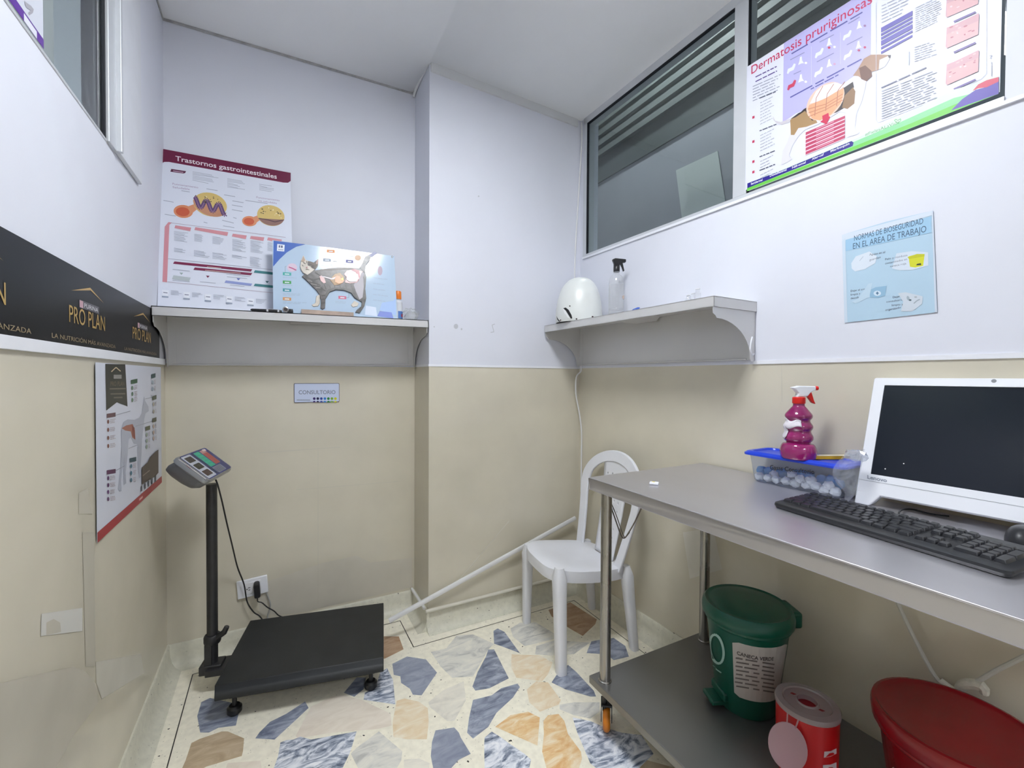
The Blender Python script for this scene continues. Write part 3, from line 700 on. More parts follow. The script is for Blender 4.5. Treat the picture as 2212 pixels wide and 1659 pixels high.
rings.append([(seat_out(2 * PI * i / N_)[0] * 0.03, seat_out(2 * PI * i / N_)[1] * 0.03, 0.372) for i in range(N_)])
sm.loft(rings).build('seat', CHM, ch)
def leg(top, bot, wt, wb, back):
    rs_ = []
    for k in range(11):
        f = k / 10; q = V(top).lerp(V(bot), f); q.x += (0.012 if back else -0.008) * math.sin(f * PI) * 0
        w = wt + (wb - wt) * (f ** 0.6); d = w * 0.9
        if k == 0: w *= .55; d *= .55; q.z += 0.004
        ring = []
        for a in range(16):
            an = 2 * PI * a / 16; c_, s_ = math.cos(an), math.sin(an)
            ring.append((q.x + d / 2 * math.copysign(abs(c_) ** .6, c_), q.y + w / 2 * math.copysign(abs(s_) ** .6, s_), q.z))
        rs_.append(ring)
    MB().loft(rs_).build('leg', CHM, ch)
leg((-0.172, 0.166, 0.392), (-0.170, 0.182, 0.0), 0.062, 0.042, False)
leg((-0.178, -0.178, 0.418), (-0.186, -0.216, 0.0), 0.068, 0.047, False)
leg((0.165, 0.165, 0.37), (0.205, 0.180, 0.0), 0.06, 0.038, True)
leg((0.165, -0.168, 0.37), (0.196, -0.190, 0.0), 0.062, 0.040, True)
def back_x(y, z): return 0.135 + 0.20 * (z - 0.37) - 0.5 * y * y + 0.01 * math.sin((z - .37) * 6)
def arch(t, hw, zs, ze):
    """t 0..1 along a stile, round the top and down the other side -> (y, z)"""
    ls = ze - 0.355; la = PI * (hw + zs) / 2; tot = 2 * ls + la; d = t * tot
    if d < ls: return hw - 0.0, 0.355 + d
    if d > ls + la: return -hw, 0.355 + (tot - d)
    a = PI * (d - ls) / la
    return hw * math.cos(a), ze + zs * math.sin(a)
fm = MB(); rings = []
NA = 64
for k in range(NA + 1):
    tt = k / NA
    yo, zo = arch(tt, 0.245, 0.170, 0.690); yi, zi = arch(tt, 0.186, 0.116, 0.690)
    if zo < 0.66: 
        f = (0.66 - zo) / 0.27; yo -= math.copysign(.05 * f, yo); yi -= math.copysign(.045 * f, yi)
    ring = []
    for (y, z), dx in (((yo, zo), -0.007), ((yo, zo), 0.007), ((yi, zi), 0.007), ((yi, zi), -0.007)):
        ring.append((back_x(y, z) + dx + (0.004 if (y, z) == (yo, zo) else 0), y, z))
    rings.append(ring)
fm.loft(rings).build('backrest_frame', CHM, ch, bevel=0.004, seg=3)
pm = MB()
NY, NZ = 10, 22
def pp(i, j):
    yl = 0.045 + 0.05 * j / NZ; y = -0.110 + (0.110 + yl) * i / NY; zt = 0.690 + 0.116 * math.sqrt(max(0, 1 - (y / 0.186) ** 2)) + 0.012
    z = 0.375 + (zt - 0.375) * j / NZ
    return V((back_x(y, z) + 0.002, y, z))
for i in range(NY):
    for j in range(NZ):
        a, b, c_, d_ = pp(i, j), pp(i + 1, j), pp(i + 1, j + 1), pp(i, j + 1)
        if (i + j * 1) % 2 == 0 and j % 2 == 0 and 0 < i < NY - 1 and 2 < j < NZ - 2:
            m_ = (a + b + c_ + d_) / 4; q = [m_ + (e - m_).normalized() * 0.0054 for e in (a, b, c_, d_)]
            pm.add([a, b, c_, d_] + q, [(0, 1, 5, 4), (1, 2, 6, 5), (2, 3, 7, 6), (3, 0, 4, 7)])
        else: pm.add([a, b, c_, d_], [(0, 1, 2, 3)])
pm.build('back_panel', CHM, ch, solid=0.007)
# ---- floor scale: platform, column and tilted indicator head
SCB = mat('scale_black_paint', (0.022, 0.022, 0.024), 0.42, var=0.25, scale=30, bump=0.25, bscale=120)
SCT = mat('scale_top_plate', (0.014, 0.016, 0.018), 0.5, var=0.2, scale=12, bump=0.1, bscale=200)
sa = math.radians(-12.1)
SCF = Frame((0.531, -0.307, 0), (math.cos(sa), math.sin(sa), 0))
sc = thing('platform_scale', 'black platform scale with a column and grey display head, in the back left corner', 'scale', M=SCF.M)
MB().prism([(-0.2825, -0.2125, 0.141), (0.2825, -0.2125, 0.141), (0.2825, 0.2125, 0.141), (-0.2825, 0.2125, 0.141)], (0, 0, -0.004)).add(
    [(-.2825, -.2125, .137), (.2825, -.2125, .137), (.2825, .2125, .137), (-.2825, .2125, .137), (-.283, -.216, .088), (.283, -.216, .088), (.283, .216, .088), (-.283, .216, .088)],
    [(0, 1, 5, 4), (1, 2, 6, 5), (2, 3, 7, 6), (3, 0, 4, 7)]).build('platform', SCT, sc, bevel=.003, fixn=True)
MB().box((-0.25, -0.18, 0.062), (0.25, 0.18, 0.10)).box((-0.37, -0.045, 0.070), (-0.25, 0.045, 0.095)).box((-0.395, -0.03, 0.070), (-0.32, 0.03, 0.105)).build('base_frame', SCB, sc, bevel=.003)
for x in (-0.235, 0.235):
    for y in (-0.165, 0.165):
        MB().lathe([(0.008, 0.03), (0.008, 0.07)], 12, (x, y, 0)).lathe([(0.019, 0.0), (0.024, 0.006), (0.024, 0.022), (0.017, 0.030)], 18, (x, y, 0)).build('foot', BLACKP, sc)
PX, PY = -0.3575, 0.0
pl = MB().lathe([(0.0185, 0.10), (0.0185, 0.80)], 24, (PX, PY, 0)).build('column', SCB, sc)
kn = MB().lathe([(0.026, 0.178), (0.029, 0.186), (0.029, 0.206), (0.025, 0.214)], 20, (PX, PY, 0)).tube([(PX + .015, PY - .01, 0.2), (PX + .045, PY - .015, 0.222), (PX + .055, PY - .016, 0.244)], [0.011, 0.011, 0.009], 10).box((PX - .02, PY - .026, 0.09), (PX + .005, PY - .016, 0.185)).build('clamp_knob', SCB, sc, bevel=.002)
# indicator head: own axes on the tilted face
ha, ht = 0.2413, 0.7246
hw_ = V((math.sin(ha), math.cos(ha), 0)); hs_ = V((math.cos(ha) * math.cos(ht), -math.sin(ha) * math.cos(ht), -math.sin(ht))); hn = hs_.cross(hw_)
HC = V((0.1733, -0.30, 0.8942))
HF = Frame(HC, hs_, hw_)                      # x down the slope, z away from the camera, -y out of the face
HM = SCF.M.inverted() @ HF.M
hd = bpy.data.objects.new('display_head', None)
def hbuild(mb, nm, m, parent, **k):
    mb.v = [HM @ q for q in mb.v]
    return mb.build(nm, m, parent, **k)
hx, hz = 0.0676, 0.120
def hring(sx, sz, y, ox=0, oz=0, r=.02): return [(x + ox, y, z + oz) for x, z in rrect(-sx, -sz, sx, sz, min(r, sx * .6), 5)]
shell = MB().loft([hring(hx - .004, hz - .004, 0.0), hring(hx, hz, 0.006), hring(hx, hz, 0.016), hring(hx - .006, hz - .006, 0.022)])
HEADG = mat('head_grey', (0.30, 0.31, 0.32), 0.28, 0.5, var=.05)
head = hbuild(shell, 'display_head', HEADG, sc)
hbuild(MB().loft([hring(hx - .006, hz - .008, 0.021), hring(hx - .004, hz - .012, 0.045, -.006), hring(hx - .012, hz - .03, 0.066, -.016), hring(hx - .03, hz - .05, 0.078, -.022)]), 'head_housing', mat('head_dark', (0.16, 0.165, 0.175), 0.45, var=.08), head)
hbuild(MB().tube([(-hx + .012, -0.001, -hz + .003), (hx - .012, -0.001, -hz + .003)], 0.0022, 8), 'chrome_strip', mat('chrome', (.9, .9, .9), .12, 1.0), head)
fa = Art(HF, -0.0004)
fa.mb.use(ink('#2b3170', .2)).poly([(x, -0.0004, z) for x, z in rrect(-hx + .006, -hz + .018, hx - .006, hz - .008, .008)])
B_ = lambda x0, z0, x1, z1, c: fa.raw(rrect(x0, z0, x1, z1, .004, 3), c)
B_(-.058, -.098, .058, -.028, '#b9bcc6')
for k in range(3): B_(-.050 + k * .036, -.088, -.024 + k * .036, -.038, ('#3a3330', '#34332a', '#44312c')[k])
B_(-.056, -.020, .058, -.010, '#123040')
B_(-.056, -.004, .022, .040, '#2fa283'); B_(-.050, .046, .020, .088, '#a8504a'); B_(-.056, .046, -.04, .088, '#b98a86'); B_(.026, -.004, .056, .070, '#8d90a0')
for k in range(4):
    for j in range(5): B_(-.053 + j * .015, .001 + k * .0095, -.042 + j * .015, .008 + k * .0095, '#49b898')
for k in range(5): B_(.028, .002 + k * .013, .054, .004 + k * .013, '#6a6d7c')
B_(-.058, .070, -.048, .098, '#d8c4c4')
o = fa.mb; o.v = [HM @ q for q in o.v]; o.build('keypad_panel', None, head, smooth=False, fixn=False)
# ---- cords of the scale and the wall outlet
CORD = mat('cord_black', (0.012, 0.012, 0.014), 0.5)
hd_ = hit(471, 1045, 1, -0.30)
pts = [hit(466, 1036, 1, -0.30), hit(471, 1050, 1, -.30), hit(480, 1085, 1, -.25), hit(490, 1130, 1, -.2), hit(502, 1180, 1, -.12), hit(513, 1225, 1, -.05), hit(527, 1262, 1, -.035), hit(534, 1300, 1, -.03), hit(548, 1322, 1, -.03), hit(562, 1332, 1, -.035), V((0.36, -0.045, 0.10))]
tag(MB().tube(pts, 0.0028, 8, 6).build('scale_cord', CORD), 'thin black cord hanging from the display head of the scale past the wall outlet', 'cord')
OF = Frame(hit(514, 1294, 1, -0.001), (1, 0, 0.07))
ou = thing('wall_outlet', 'white double wall outlet, slightly crooked, low on the back wall behind the scale', 'outlet', M=OF.M)
MB().box((0, -0.011, 0), (0.119, 0, 0.080)).build('cover_plate', PLW, ou, bevel=.003)
sbk = MB().box((0.030, -0.0135, 0.014), (0.093, -0.010, 0.066)).build('socket_block', mat('socket_white', (.78, .78, .8), .4), ou, bevel=.002)
sl = MB()
for cx in (0.046, 0.077):
    sl.box((cx - .004, -0.0142, 0.042), (cx + .005, -0.0134, 0.0445)).box((cx - .003, -0.0142, 0.032), (cx + .004, -0.0134, 0.0345)).lathe([(0.0025, -0.0142), (0.0025, -0.0134)], 10, (cx - .008, 0, 0.038), ax='y')
sl.build('slots', BLACKP, sbk, smooth=False)
ad = thing('power_adapter', 'black plug-in power adapter in the right socket of the wall outlet', 'adapter', M=OF.M)
MB().loft([[(0.077 + x * .8, -0.0155, 0.040 + z) for x, z in rrect(-.012, -.035, .012, .026, .008)], [(0.077 + x, -0.022, 0.040 + z) for x, z in rrect(-.012, -.038, .012, .026, .008)], [(0.077 + x, -0.045, 0.038 + z) for x, z in rrect(-.012, -.038, .012, .022, .008)], [(0.077 + x * .9, -0.048, 0.038 + z) for x, z in rrect(-.011, -.036, .011, .02, .008)]]).build('body', BLACKP, ad)
pw = OF.M @ V((0.077, -0.03, 0.0))
MB().tube([OF.M.inverted() @ q for q in (pw + V((0, 0, .004)), pw + V((0.0, 0, -.02)), hit(566, 1302, 1, -.035), hit(578, 1312, 1, -.035), hit(592, 1320, 1, -.035), hit(603, 1330, 1, -.035), V((0.445, -0.035, 0.11)))], 0.0025, 8, 6).build('cable', CORD, ad)
tag(MB().tube([hit(574, 1276, 1, -.004), hit(580, 1292, 1, -.01), hit(584, 1305, 1, -.014), hit(582, 1318, 1, -.014), hit(578, 1334, 1, -.02), V((0.38, -0.03, 0.105))], 0.003, 8, 5).build('grey_cable', mat('cable_grey', (.36, .36, .35), .5)), 'short grey cable coming out below the right corner of the wall outlet', 'cable')
# ---- cables and ducts
WC = mat('cable_white', (0.78, 0.78, 0.78), 0.4, var=.04)
rodA, rodB = hit(836, 1344, 1, -0.264), hit(1243, 1119, 1, -0.288)
d = (rodB - rodA).normalized(); up = V((0, 0, 1)) - d * d.z; up.normalize(); sd = d.cross(up)
rodA = rodA + d * 0.01
mb = MB().loft([[q + up * a + sd * b for a, b in ((-.010, -.006), (.010, -.006), (.010, .004), (.006, .006), (-.006, .006), (-.010, .004))] for q in (rodA, rodB)])
tag(mb.build('cable_duct', WC), 'long loose white cable duct leaning from the floor behind the scale up to the corner', 'cable duct')
a_ = hit(927, 1325, 1, -D0 - .022); a_ = V((P0 - .02, -D0 - .021, 0.104)); b_ = V((1.80, -D0 - .021, 0.104))
tag(MB().tube([a_, b_], 0.0085, 10).build('conduit_pipe', mat('pipe_ivory', (.66, .63, .54), .3, var=.05)), 'ivory pipe lying on the skirting along the foot of the column', 'pipe')
tag(MB().box((P0 - .022, -D0 + .01, 0.097), (P0 - .010, -0.004, 0.108)).build('conduit_strip', WC, bevel=.002), 'short white strip on the skirting of the dark left face of the column', 'cable duct')
yy = -D0 - .006
cpts = [V((rwx(-.25) - .012, -0.262, 2.655))] + [V((min(hit(u, v, 1, -.262).x, rwx(-.262) - .006), -.262, hit(u, v, 1, -.262).z)) for u, v in ((1257, 300), (1253, 370), (1248, 450), (1243, 540), (1242, 620), (1241, 700))]
cpts = cpts[:6] + [V((rwx(-.262) - .004, -.262, 1.56)), V((rwx(-.262) - .003, -.262, 1.50)), V((rwx(-.262) - .003, -.262, 1.40)), V((rwx(-.262) - .003, -.262, 1.29)), V((rwx(-.262) - .005, -.264, 1.255))]
cpts2 = [V((min(hit(u, v, 1, -.275).x, rwx(-.275) - .005), -.275, hit(u, v, 1, -.275).z)) for u, v in ((1245, 815), (1244, 850), (1251, 890), (1256, 930), (1263, 975), (1267, 1010), (1270, 1060))]
tag(MB().tube(cpts + cpts2, 0.0042, 8, 4).build('wall_cable', WC), 'white cable running down the right-hand corner from the ceiling to behind the chair', 'cable')
tag(MB().tube([V((1.035, -0.010, 2.668)), V((1.036, -.02, 2.682)), V((1.036, -.06, 2.690)), V((1.037, -.16, 2.694)), V((1.037, -.24, 2.695))], 0.006, 8, 5).build('ceiling_cable', WC), 'short white cable bending round the top of the column under the ceiling', 'cable')
pc = mat('cable_pale_tape', (.72, .70, .60), .6, var=.15, scale=60)
q_ = lambda u, v, x=1.934: hit(u, v, 0, x)
tc_ = thing('taped_cable', 'pale cable looped under the tabletop with a taped joint above the red bin', 'cable', q_(1942, 1312))
base = tc_.location.copy()
MB().tube([q - base for q in (q_(1938, 1300), q_(1960, 1348), q_(1990, 1408), q_(2018, 1458), q_(2040, 1482), q_(2066, 1494), q_(2090, 1484), q_(2118, 1468), q_(2160, 1444), q_(2212, 1418), q_(2270, 1385), V((1.92, -2.05, .83)))], 0.0052, 8, 4).build('cable', mat('cable_greyish', (.66, .67, .62), .5), tc_)
MB().tube([q - base for q in (q_(2030, 1470), q_(2050, 1486), q_(2070, 1494))], [.0095, .011, .007], 8, 3).tube([q - base for q in (q_(2068, 1488), q_(2085, 1478), q_(2120, 1482), q_(2126, 1500))], [.007, .012, .014, .008], 8, 3).tube([q - base for q in (q_(2072, 1485), q_(2082, 1474))], [.006, .008], 8).build('tape_wrap', pc, tc_, angle=20)
# ================================================================== WALL POSTERS AND SIGNS
GREY = '#9aa0ad'
def poster(name, label, cat, fr, corners, base, th=0.0015, group=None):
    a = Art(fr); a.mb.use(ink(base)).prism([(x, 0, z) for x, z in corners], (0, -0.0005, 0))
    a.mb.use(ink('#d9dbe2')).prism([(x, 0, z) for x, z in corners], (0, th, 0))
    return a
def finish(a, name, label, cat, fr, bev=0):
    return tag(a.mb.build(name, None, None, fr.M, smooth=False, fixn=False), label, cat)
# ---- foam board about stomach troubles, leaning on the left shelf
bz = sz1(0.0)
PB = Frame((0.002, -0.140, bz), (1, -0.006, 0.0148), (0, 0.132, 0.665))
hP = PB.m(348, 322)[1]
x1 = PB.m(627, 373)[0]
a = poster('poster_board', None, None, PB, [(0, 0), (x1, 0), (x1, hP), (0, hP)], '#dfe3ef', 0.004)
a.poly([(348, 321), (628, 373.5), (628, 391), (622, 395), (612, 394.5), (365, 350), (355, 350), (347, 354)], '#6d0f3c')
a.text('Trastornos gastrointestinales', (379, 347), (598, 386.5), 10.5, '#efe6ec', .012)
a.poly([(370, 365), (402, 370), (400, 374), (396, 375), (368, 371)], '#5a1a40'); a.line([(374, 369.3), (396, 372.6)], 1.6, '#c9a9bd')
for x, y, w, n in ((416, 371, 58, 7), (491, 386, 42, 7), (560, 398, 32, 5)):
    for k in range(n): a.line([(x, y + k * 3.0), (x + w * random.uniform(.5, 1), y + k * 3.0 + w * .13)], 1.1, '#b3b7c6')
a.text('Funcionamiento', (373, 399), (428, 407), 4.2, '#a991ad'); a.text('Saludable', (373, 406), (410, 411), 4.2, '#a991ad')
a.text('Funcionamiento', (554, 428), (604, 435), 4.0, '#a991ad'); a.text('no saludable', (558, 435), (598, 441), 4.0, '#a991ad')
for p0, p1 in (((392, 412), (410, 415)), ((446, 408), (470, 412)), ((353, 433), (375, 437)), ((484, 421), (508, 425)), ((502, 434), (526, 438)), ((501, 443), (524, 447)), ((501, 453), (524, 457)), ((356, 463), (380, 467)), ((530, 433), (578, 440)), ((504, 470), (511, 472)), ((480, 476), (505, 482)), ((440, 480), (448, 482)), ((482, 488), (506, 492))):
    a.line([p0, p1], 1.4, '#a9adbd')
def gut(a, c, ru, rv, rot, folds, tube):
    a.ell((tube[0], tube[1]), tube[2], tube[3], '#d98a62', .1); a.ell((tube[0] - 1, tube[1] + .5), tube[2] * .72, tube[3] * .68, '#c9593a', .1)
    a.poly([(tube[0] + tube[2] * .5, tube[1] - tube[3] * .8), (c[0] - ru * .8, c[1] - rv * .1), (c[0] - ru * .75, c[1] + rv * .4), (tube[0] + tube[2] * .5, tube[1] + tube[3] * .75)], '#d9926c')
    a.ell((tube[0] - 1, tube[1] + .5), tube[2] * .70, tube[3] * .66, '#cb5d3d', .1)
    a.ell(c, ru, rv, '#d8bc74', rot, 32)
    if folds:
        lo = [(c[0] + ru * math.cos(t), c[1] + rv * math.sin(t) + (ru * math.cos(t)) * math.tan(rot) * .9) for t in [PI * .02 + PI * .96 * k / 14 for k in range(15)]]
        wav = [(c[0] - ru * .92 + ru * 1.84 * k / 40, c[1] + rv * .12 + ru * (-.92 + 1.84 * k / 40) * math.tan(rot) - rv * .42 * math.cos(k / 40 * 5.2 * PI * 1.0)) for k in range(41)]
        a.poly(lo + wav, '#c89070'); a.line(wav, rv * .36, '#5f4470'); a.line([(x, y + .6) for x, y in wav], rv * .12, '#85668d')
    else:
        lo = [(c[0] + ru * .98 * math.cos(t), c[1] + rv * .98 * math.sin(t) + ru * math.cos(t) * math.tan(rot) * .5) for t in [PI * .08 + PI * .78 * k / 12 for k in range(13)]]
        a.poly(lo, '#8f6a62'); a.line([lo[-1], (c[0] - ru * .2, c[1] + rv * .42), (c[0] + ru * .3, c[1] + rv * .62), lo[0]], 2, '#5a3a44')
    rr = random.Random(int(c[0]))
    for k in range(16):
        t = rr.uniform(0, 2 * PI); q = rr.uniform(.2, .85)
        x, y = c[0] + ru * q * math.cos(t), c[1] - abs(rv * q * math.sin(t)) * .9
        a.ell((x, y + (x - c[0]) * math.tan(rot)), rr.uniform(.8, 2.2), rr.uniform(.6, 1.3), rr.choice(['#40392a', '#efe6c8', '#6a5a3a']), .3, 8)
gut(a, (454, 442), 37, 25, .28, True, (396, 457, 21, 14))
gut(a, (585, 466), 30, 22, .25, False, (539, 478, 16, 11))
PK = '#d5929b'
a.poly([(364, 480), (372, 481), (366, 486), (361, 610), (351, 609), (356, 490)], PK)
a.line([(368, 481.5), (617, 513)], 1, '#b9a9b8'); a.line([(362, 609), (600, 634)], 1, '#b9a9b8'); a.line([(363, 559), (600, 584)], 1, '#aab')
for x0, y0, x1_, y1_ in ((377, 490, 413, 495), (420, 494, 493, 505), (501, 508, 533, 512), (540, 513, 571, 516), (577, 516, 609, 521)):
    a.poly([(x0 + 2, y0 - 3), (x1_, y1_ - 3), (x1_ - 2, y1_ + 5), (x0, y0 + 3)], PK)
for x, y, w, n in ((376, 500, 36, 9), (420, 506, 20, 7), (459, 511, 24, 7), (502, 517, 30, 11), (541, 520, 28, 11), (578, 524, 20, 8), (376, 536, 28, 4), (419, 541, 34, 6), (459, 546, 32, 6), (501, 551, 32, 3), (540, 555, 28, 9)):
    for k in range(n): a.line([(x, y + k * 2.4), (x + w * random.uniform(.6, 1), y + k * 2.4 + w * .11)], .95, '#b5b9c6')
def band(x0, y0, x1_, y1_, h, c): a.poly([(x0 + 3, y0), (x1_, y1_), (x1_ - 3, y1_ + h), (x0, y0 + h)], c)
band(374, 565, 545, 582, 5, '#7a1145'); band(418, 578, 545, 590, 5, '#7a1145'); band(548, 584, 620, 592, 5, '#2a7a80')
a.line([(447, 576.5), (478, 579.5)], 1, '#dcb'); a.line([(443, 584), (520, 590.5)], 1, '#dcb')
for x, y, c in ((392, 589, '#9aa'), (449, 595.5, '#6d0f3c'), (515, 601, '#6a74b4'), (577, 607, '#1d5a66')): a.poly([(x - 4, y), (x + 4, y + .8), (x, y + 5)], c)
band(372, 595, 412, 600, 8, '#b8c1c4'); band(485, 606, 545, 613, 5, '#8f9bd0'); band(548, 613, 610, 619, 5, '#2a7a80')
for p0, p1 in (((373, 582), (410, 586)), ((373, 606), (410, 609)), ((432, 609), (466, 612)), ((489, 592), (540, 598)), ((497, 616), (528, 619)), ((490, 598), (534, 602))): a.line([p0, p1], 1.2, '#b0b4c2')
for k in range(5):
    x, y = 350 + k * 46, 626 + k * 4.6
    a.poly([(x, y), (x + 15, y + 1.5), (x + 13, y + 14), (x + 1, y + 13)], '#e9ecf4'); a.line([(x + 3, y + 6), (x + 12, y + 7)], 1.4, '#555a72'); a.line([(x, y + 15), (x + 14, y + 16)], 3, '#9aa3b4')
    for j in range(4): a.line([(x + 19, y + 2 + j * 2.6), (x + 19 + random.uniform(12, 24), y + 3.6 + j * 2.6)], 1, '#b3b7c4')
finish(a, 'poster_board', 'tall white poster board headed Trastornos gastrointestinales, leaning on the left shelf', 'poster', PB)
# ---- moulded plastic cat anatomy board standing in front of it
CB_ = Frame((0.3934, -0.212, sz1(0.39) + .0005), (1, 0.0, 0.010), (0, 0.050, 0.298))
cx1 = CB_.m(854, 600)[0]; chh = CB_.m(590, 519)[1]; chr_ = CB_.m(852, 553)[1]
cat_r = thing('cat_anatomy_board', 'pale blue moulded board of a tabby cat and its organs standing on the left shelf', 'poster', M=CB_.M)
a = Art(CB_); a.mb.use(ink('#bdd1e6', .12)).prism([(0, 0, 0), (cx1, 0, 0), (cx1, 0, chr_), (0, 0, chh)], (0, 0.002, 0))
a.poly([(591, 520), (660, 528), (640, 533), (620, 545), (604, 560), (590, 576)], '#2f5fb8')
a.poly([(599, 527), (615, 529), (614, 543.5), (598, 542)], '#e7ecf6'); a.quad(602, 530, 605.5, 535, '#59658f'); a.quad(607, 530.5, 610.5, 535.5, '#3f4a78'); a.line([(601, 539), (612, 540)], 1.6, '#8f98b8')
for x, y, c, w in ((611, 588, '#37a79e', 18), (611, 606, '#3a9c4c', 18), (611, 623, '#2f8f9c', 18), (611, 642, '#cc8f55', 18), (706, 539, '#d98439', 17), (698, 558, '#8f9bac', 17), (747, 561, '#3c3c86', 16), (731, 639, '#c65a7c', 17)):
    a.poly([(x, y), (x + w, y + 1.2), (x + w, y + 7.5), (x, y + 6.5)], c); a.line([(x + 4, y + 3.8), (x + w - 4, y + 4.4)], 2.2, '#dfe6ee')
for x, y, w, n in ((611, 599, 30, 1), (611, 616, 32, 1), (611, 634, 50, 2), (611, 652, 52, 2), (702, 548, 24, 2), (694, 568, 30, 3), (741, 571, 30, 2), (724, 651, 28, 2)): a.para((x, y), (x + w, y + 2), n, 2.8, 1.1, '#a9bccf')
for pts in ([(725, 544), (733, 545), (733, 574)], [(716, 564), (728, 565), (728, 574)], [(752, 560), (752, 553), (765, 553.5)], [(616, 588), (616, 576), (619, 575)], [(748, 643), (753.5, 643), (753.5, 634)]): a.line(pts, .9, '#8d98a8')
a.ell((631, 578), 11, 9, '#d9c3d6'); a.line([(624, 577), (632, 580), (640, 584)], 2.4, '#b3487a'); a.ell((773, 557), 7, 6, '#d9b392')
a.poly([(825, 654), (820, 670), (855, 681), (855, 640), (850, 650)], '#a9c4ee'); a.poly([(820, 672), (846, 675), (850, 688), (815, 683)], '#7f8fd6')
a.poly([(796, 551), (810, 543), (815, 547), (803, 556)], '#a5a8c4')
for pts in ([(802, 640), (800, 660), (808, 678), (830, 680)], ):
    a.poly([(790, 660), (812, 664), (815, 684), (788, 680)], '#d6e0f2')
for x, y in ((843, 620), (822, 580)): pass
a.ell((847, 555), 2.2, 2.2, '#6e7480'); a.ell((847, 555), 1.2, 1.2, '#e8eef6')
a.ell((821, 585), 5, 10, '#b9a4b4'); a.para((806, 600), (838, 604), 5, 12, 1.2, '#aebdd2')
a.mb.build('board', None, cat_r, smooth=False, fixn=False)
rb = None
def relief(px, col, h, name, rough=.28, var=.0, parent=None, inner=.86):
    """raised moulding with a rounded edge over the outline px"""
    pts = [CB_.m(*q) for q in px]; n = len(pts)
    cx = sum(q[0] for q in pts) / n; cz = sum(q[1] for q in pts) / n
    area = sum(pts[i][0] * pts[(i + 1) % n][1] - pts[(i + 1) % n][0] * pts[i][1] for i in range(n))
    if area < 0: pts = pts[::-1]
    def inset(d):
        out = []
        for i in range(n):
            p, q, r = V(pts[i - 1]), V(pts[i]), V(pts[(i + 1) % n])
            e1, e2 = (q - p), (r - q)
            if e1.length < 1e-6 or e2.length < 1e-6: out.append(q); continue
            e1.normalize(); e2.normalize(); nn = V((-(e1.y + e2.y), e1.x + e2.x))
            if nn.length > 1e-4: nn.normalize()
            out.append(q + nn * d)
        return out
    y0 = a.y - 0.0002
    ring = lambda d, y: [(q[0], y, q[1]) for q in inset(d)]
    return MB().loft([ring(0, y0), ring(0.0004, y0 - h * .5), ring(0.0012, y0 - h)]).build(name, mat(col, col_of[col][0], rough, var=var or col_of[col][1], scale=col_of[col][2]), parent or rb or cat_r, angle=60)
col_of = {'cat_fur': ((.085, .075, .072), .5, 42), 'cat_cream': ((.62, .56, .48), .12, 30), 'cat_dark': ((.055, .05, .045), .4, 40), 'org_pink': ((.75, .48, .47), .2, 25), 'org_orange': ((.80, .38, .19), .15, 25), 'org_brown': ((.33, .17, .04), .2, 20), 'org_white': ((.72, .66, .70), .15, 45), 'org_yellow': ((.72, .58, .10), .1, 30), 'org_red': ((.42, .10, .11), .2, 30), 'cat_tail': ((.075, .07, .065), .5, 40), 'wood_strip': ((.45, .35, .29), .15, 30)}
body = [(652, 598), (660, 590), (676, 585), (692, 583), (712, 580), (735, 578), (757, 579), (775, 580), (784, 582), (789, 592), (790, 610), (787, 628), (788, 644), (790, 651), (783, 655), (772, 648), (766, 636), (752, 627), (735, 626), (718, 628), (707, 635), (703, 648), (702, 666), (697, 669), (692, 666), (693, 650), (690, 638), (683, 628), (672, 617), (662, 607)]
rb = relief(body, 'cat_fur', .0055, 'cat_body')
relief([(648, 577), (650, 563), (655, 552), (661, 563), (668, 565), (680, 569), (688, 560), (687, 575), (681, 583), (676, 587), (664, 596), (654, 590), (650, 584)], 'cat_cream', .007, 'cat_head')
for px in ([(664, 565), (676, 569), (687, 561), (686, 574), (680, 584), (671, 577), (664, 575)], ):
    relief(px, 'cat_fur', .0078, 'cat_head_stripes')
for c_, r_ in (((656, 569), 1.8), ((668, 573), 2.0)): relief([(c_[0] + r_ * math.cos(t), c_[1] + r_ * .6 * math.sin(t)) for t in [k * PI / 4 for k in range(8)]], 'cat_dark', .0085, 'cat_eye')
relief([(683, 640), (691, 636), (691, 655), (687, 662), (677, 663), (673, 659), (681, 655)], 'cat_cream', .003, 'cat_front_paw')
relief([(765, 650), (775, 655), (772, 662), (762, 664), (758, 659)], 'cat_cream', .003, 'cat_hind_paw')
relief([(784, 600), (787, 590), (776, 580), (784, 566), (789, 555), (795, 552), (801, 555), (798, 564), (790, 574), (788, 586), (791, 600), (789, 625), (791, 645), (787, 662), (777, 677), (767, 675), (770, 670), (780, 662), (782, 645), (785, 620)], 'cat_tail', .0065, 'cat_tail')
relief([(708, 626), (720, 622), (740, 622), (757, 625), (768, 636), (772, 648), (766, 645), (758, 634), (742, 628), (725, 627), (712, 632), (704, 646), (701, 650), (702, 636)], 'cat_dark', .0068, 'cat_belly_edge')
rr_ = random.Random(8)
relief([(689, 598), (694, 596), (701, 602), (704, 612), (699, 614), (692, 608)], 'org_pink', .0072, 'organ_heart')
relief([(689, 598), (700, 598), (716, 602), (728, 597), (734, 598), (730, 603), (716, 606), (703, 602)], 'org_white', .0076, 'organ_gullet')
relief([(712, 606), (722, 593), (734, 590), (742, 598), (744, 608), (735, 616), (722, 618)], 'org_brown', .0070, 'organ_liver')
relief([(722, 602), (727, 596), (734, 598), (737, 606), (744, 606), (740, 613), (731, 615), (723, 611)], 'org_orange', .0085, 'organ_stomach')
relief([(735, 603), (741, 601), (742, 606), (737, 609)], 'org_yellow', .0095, 'organ_gall')
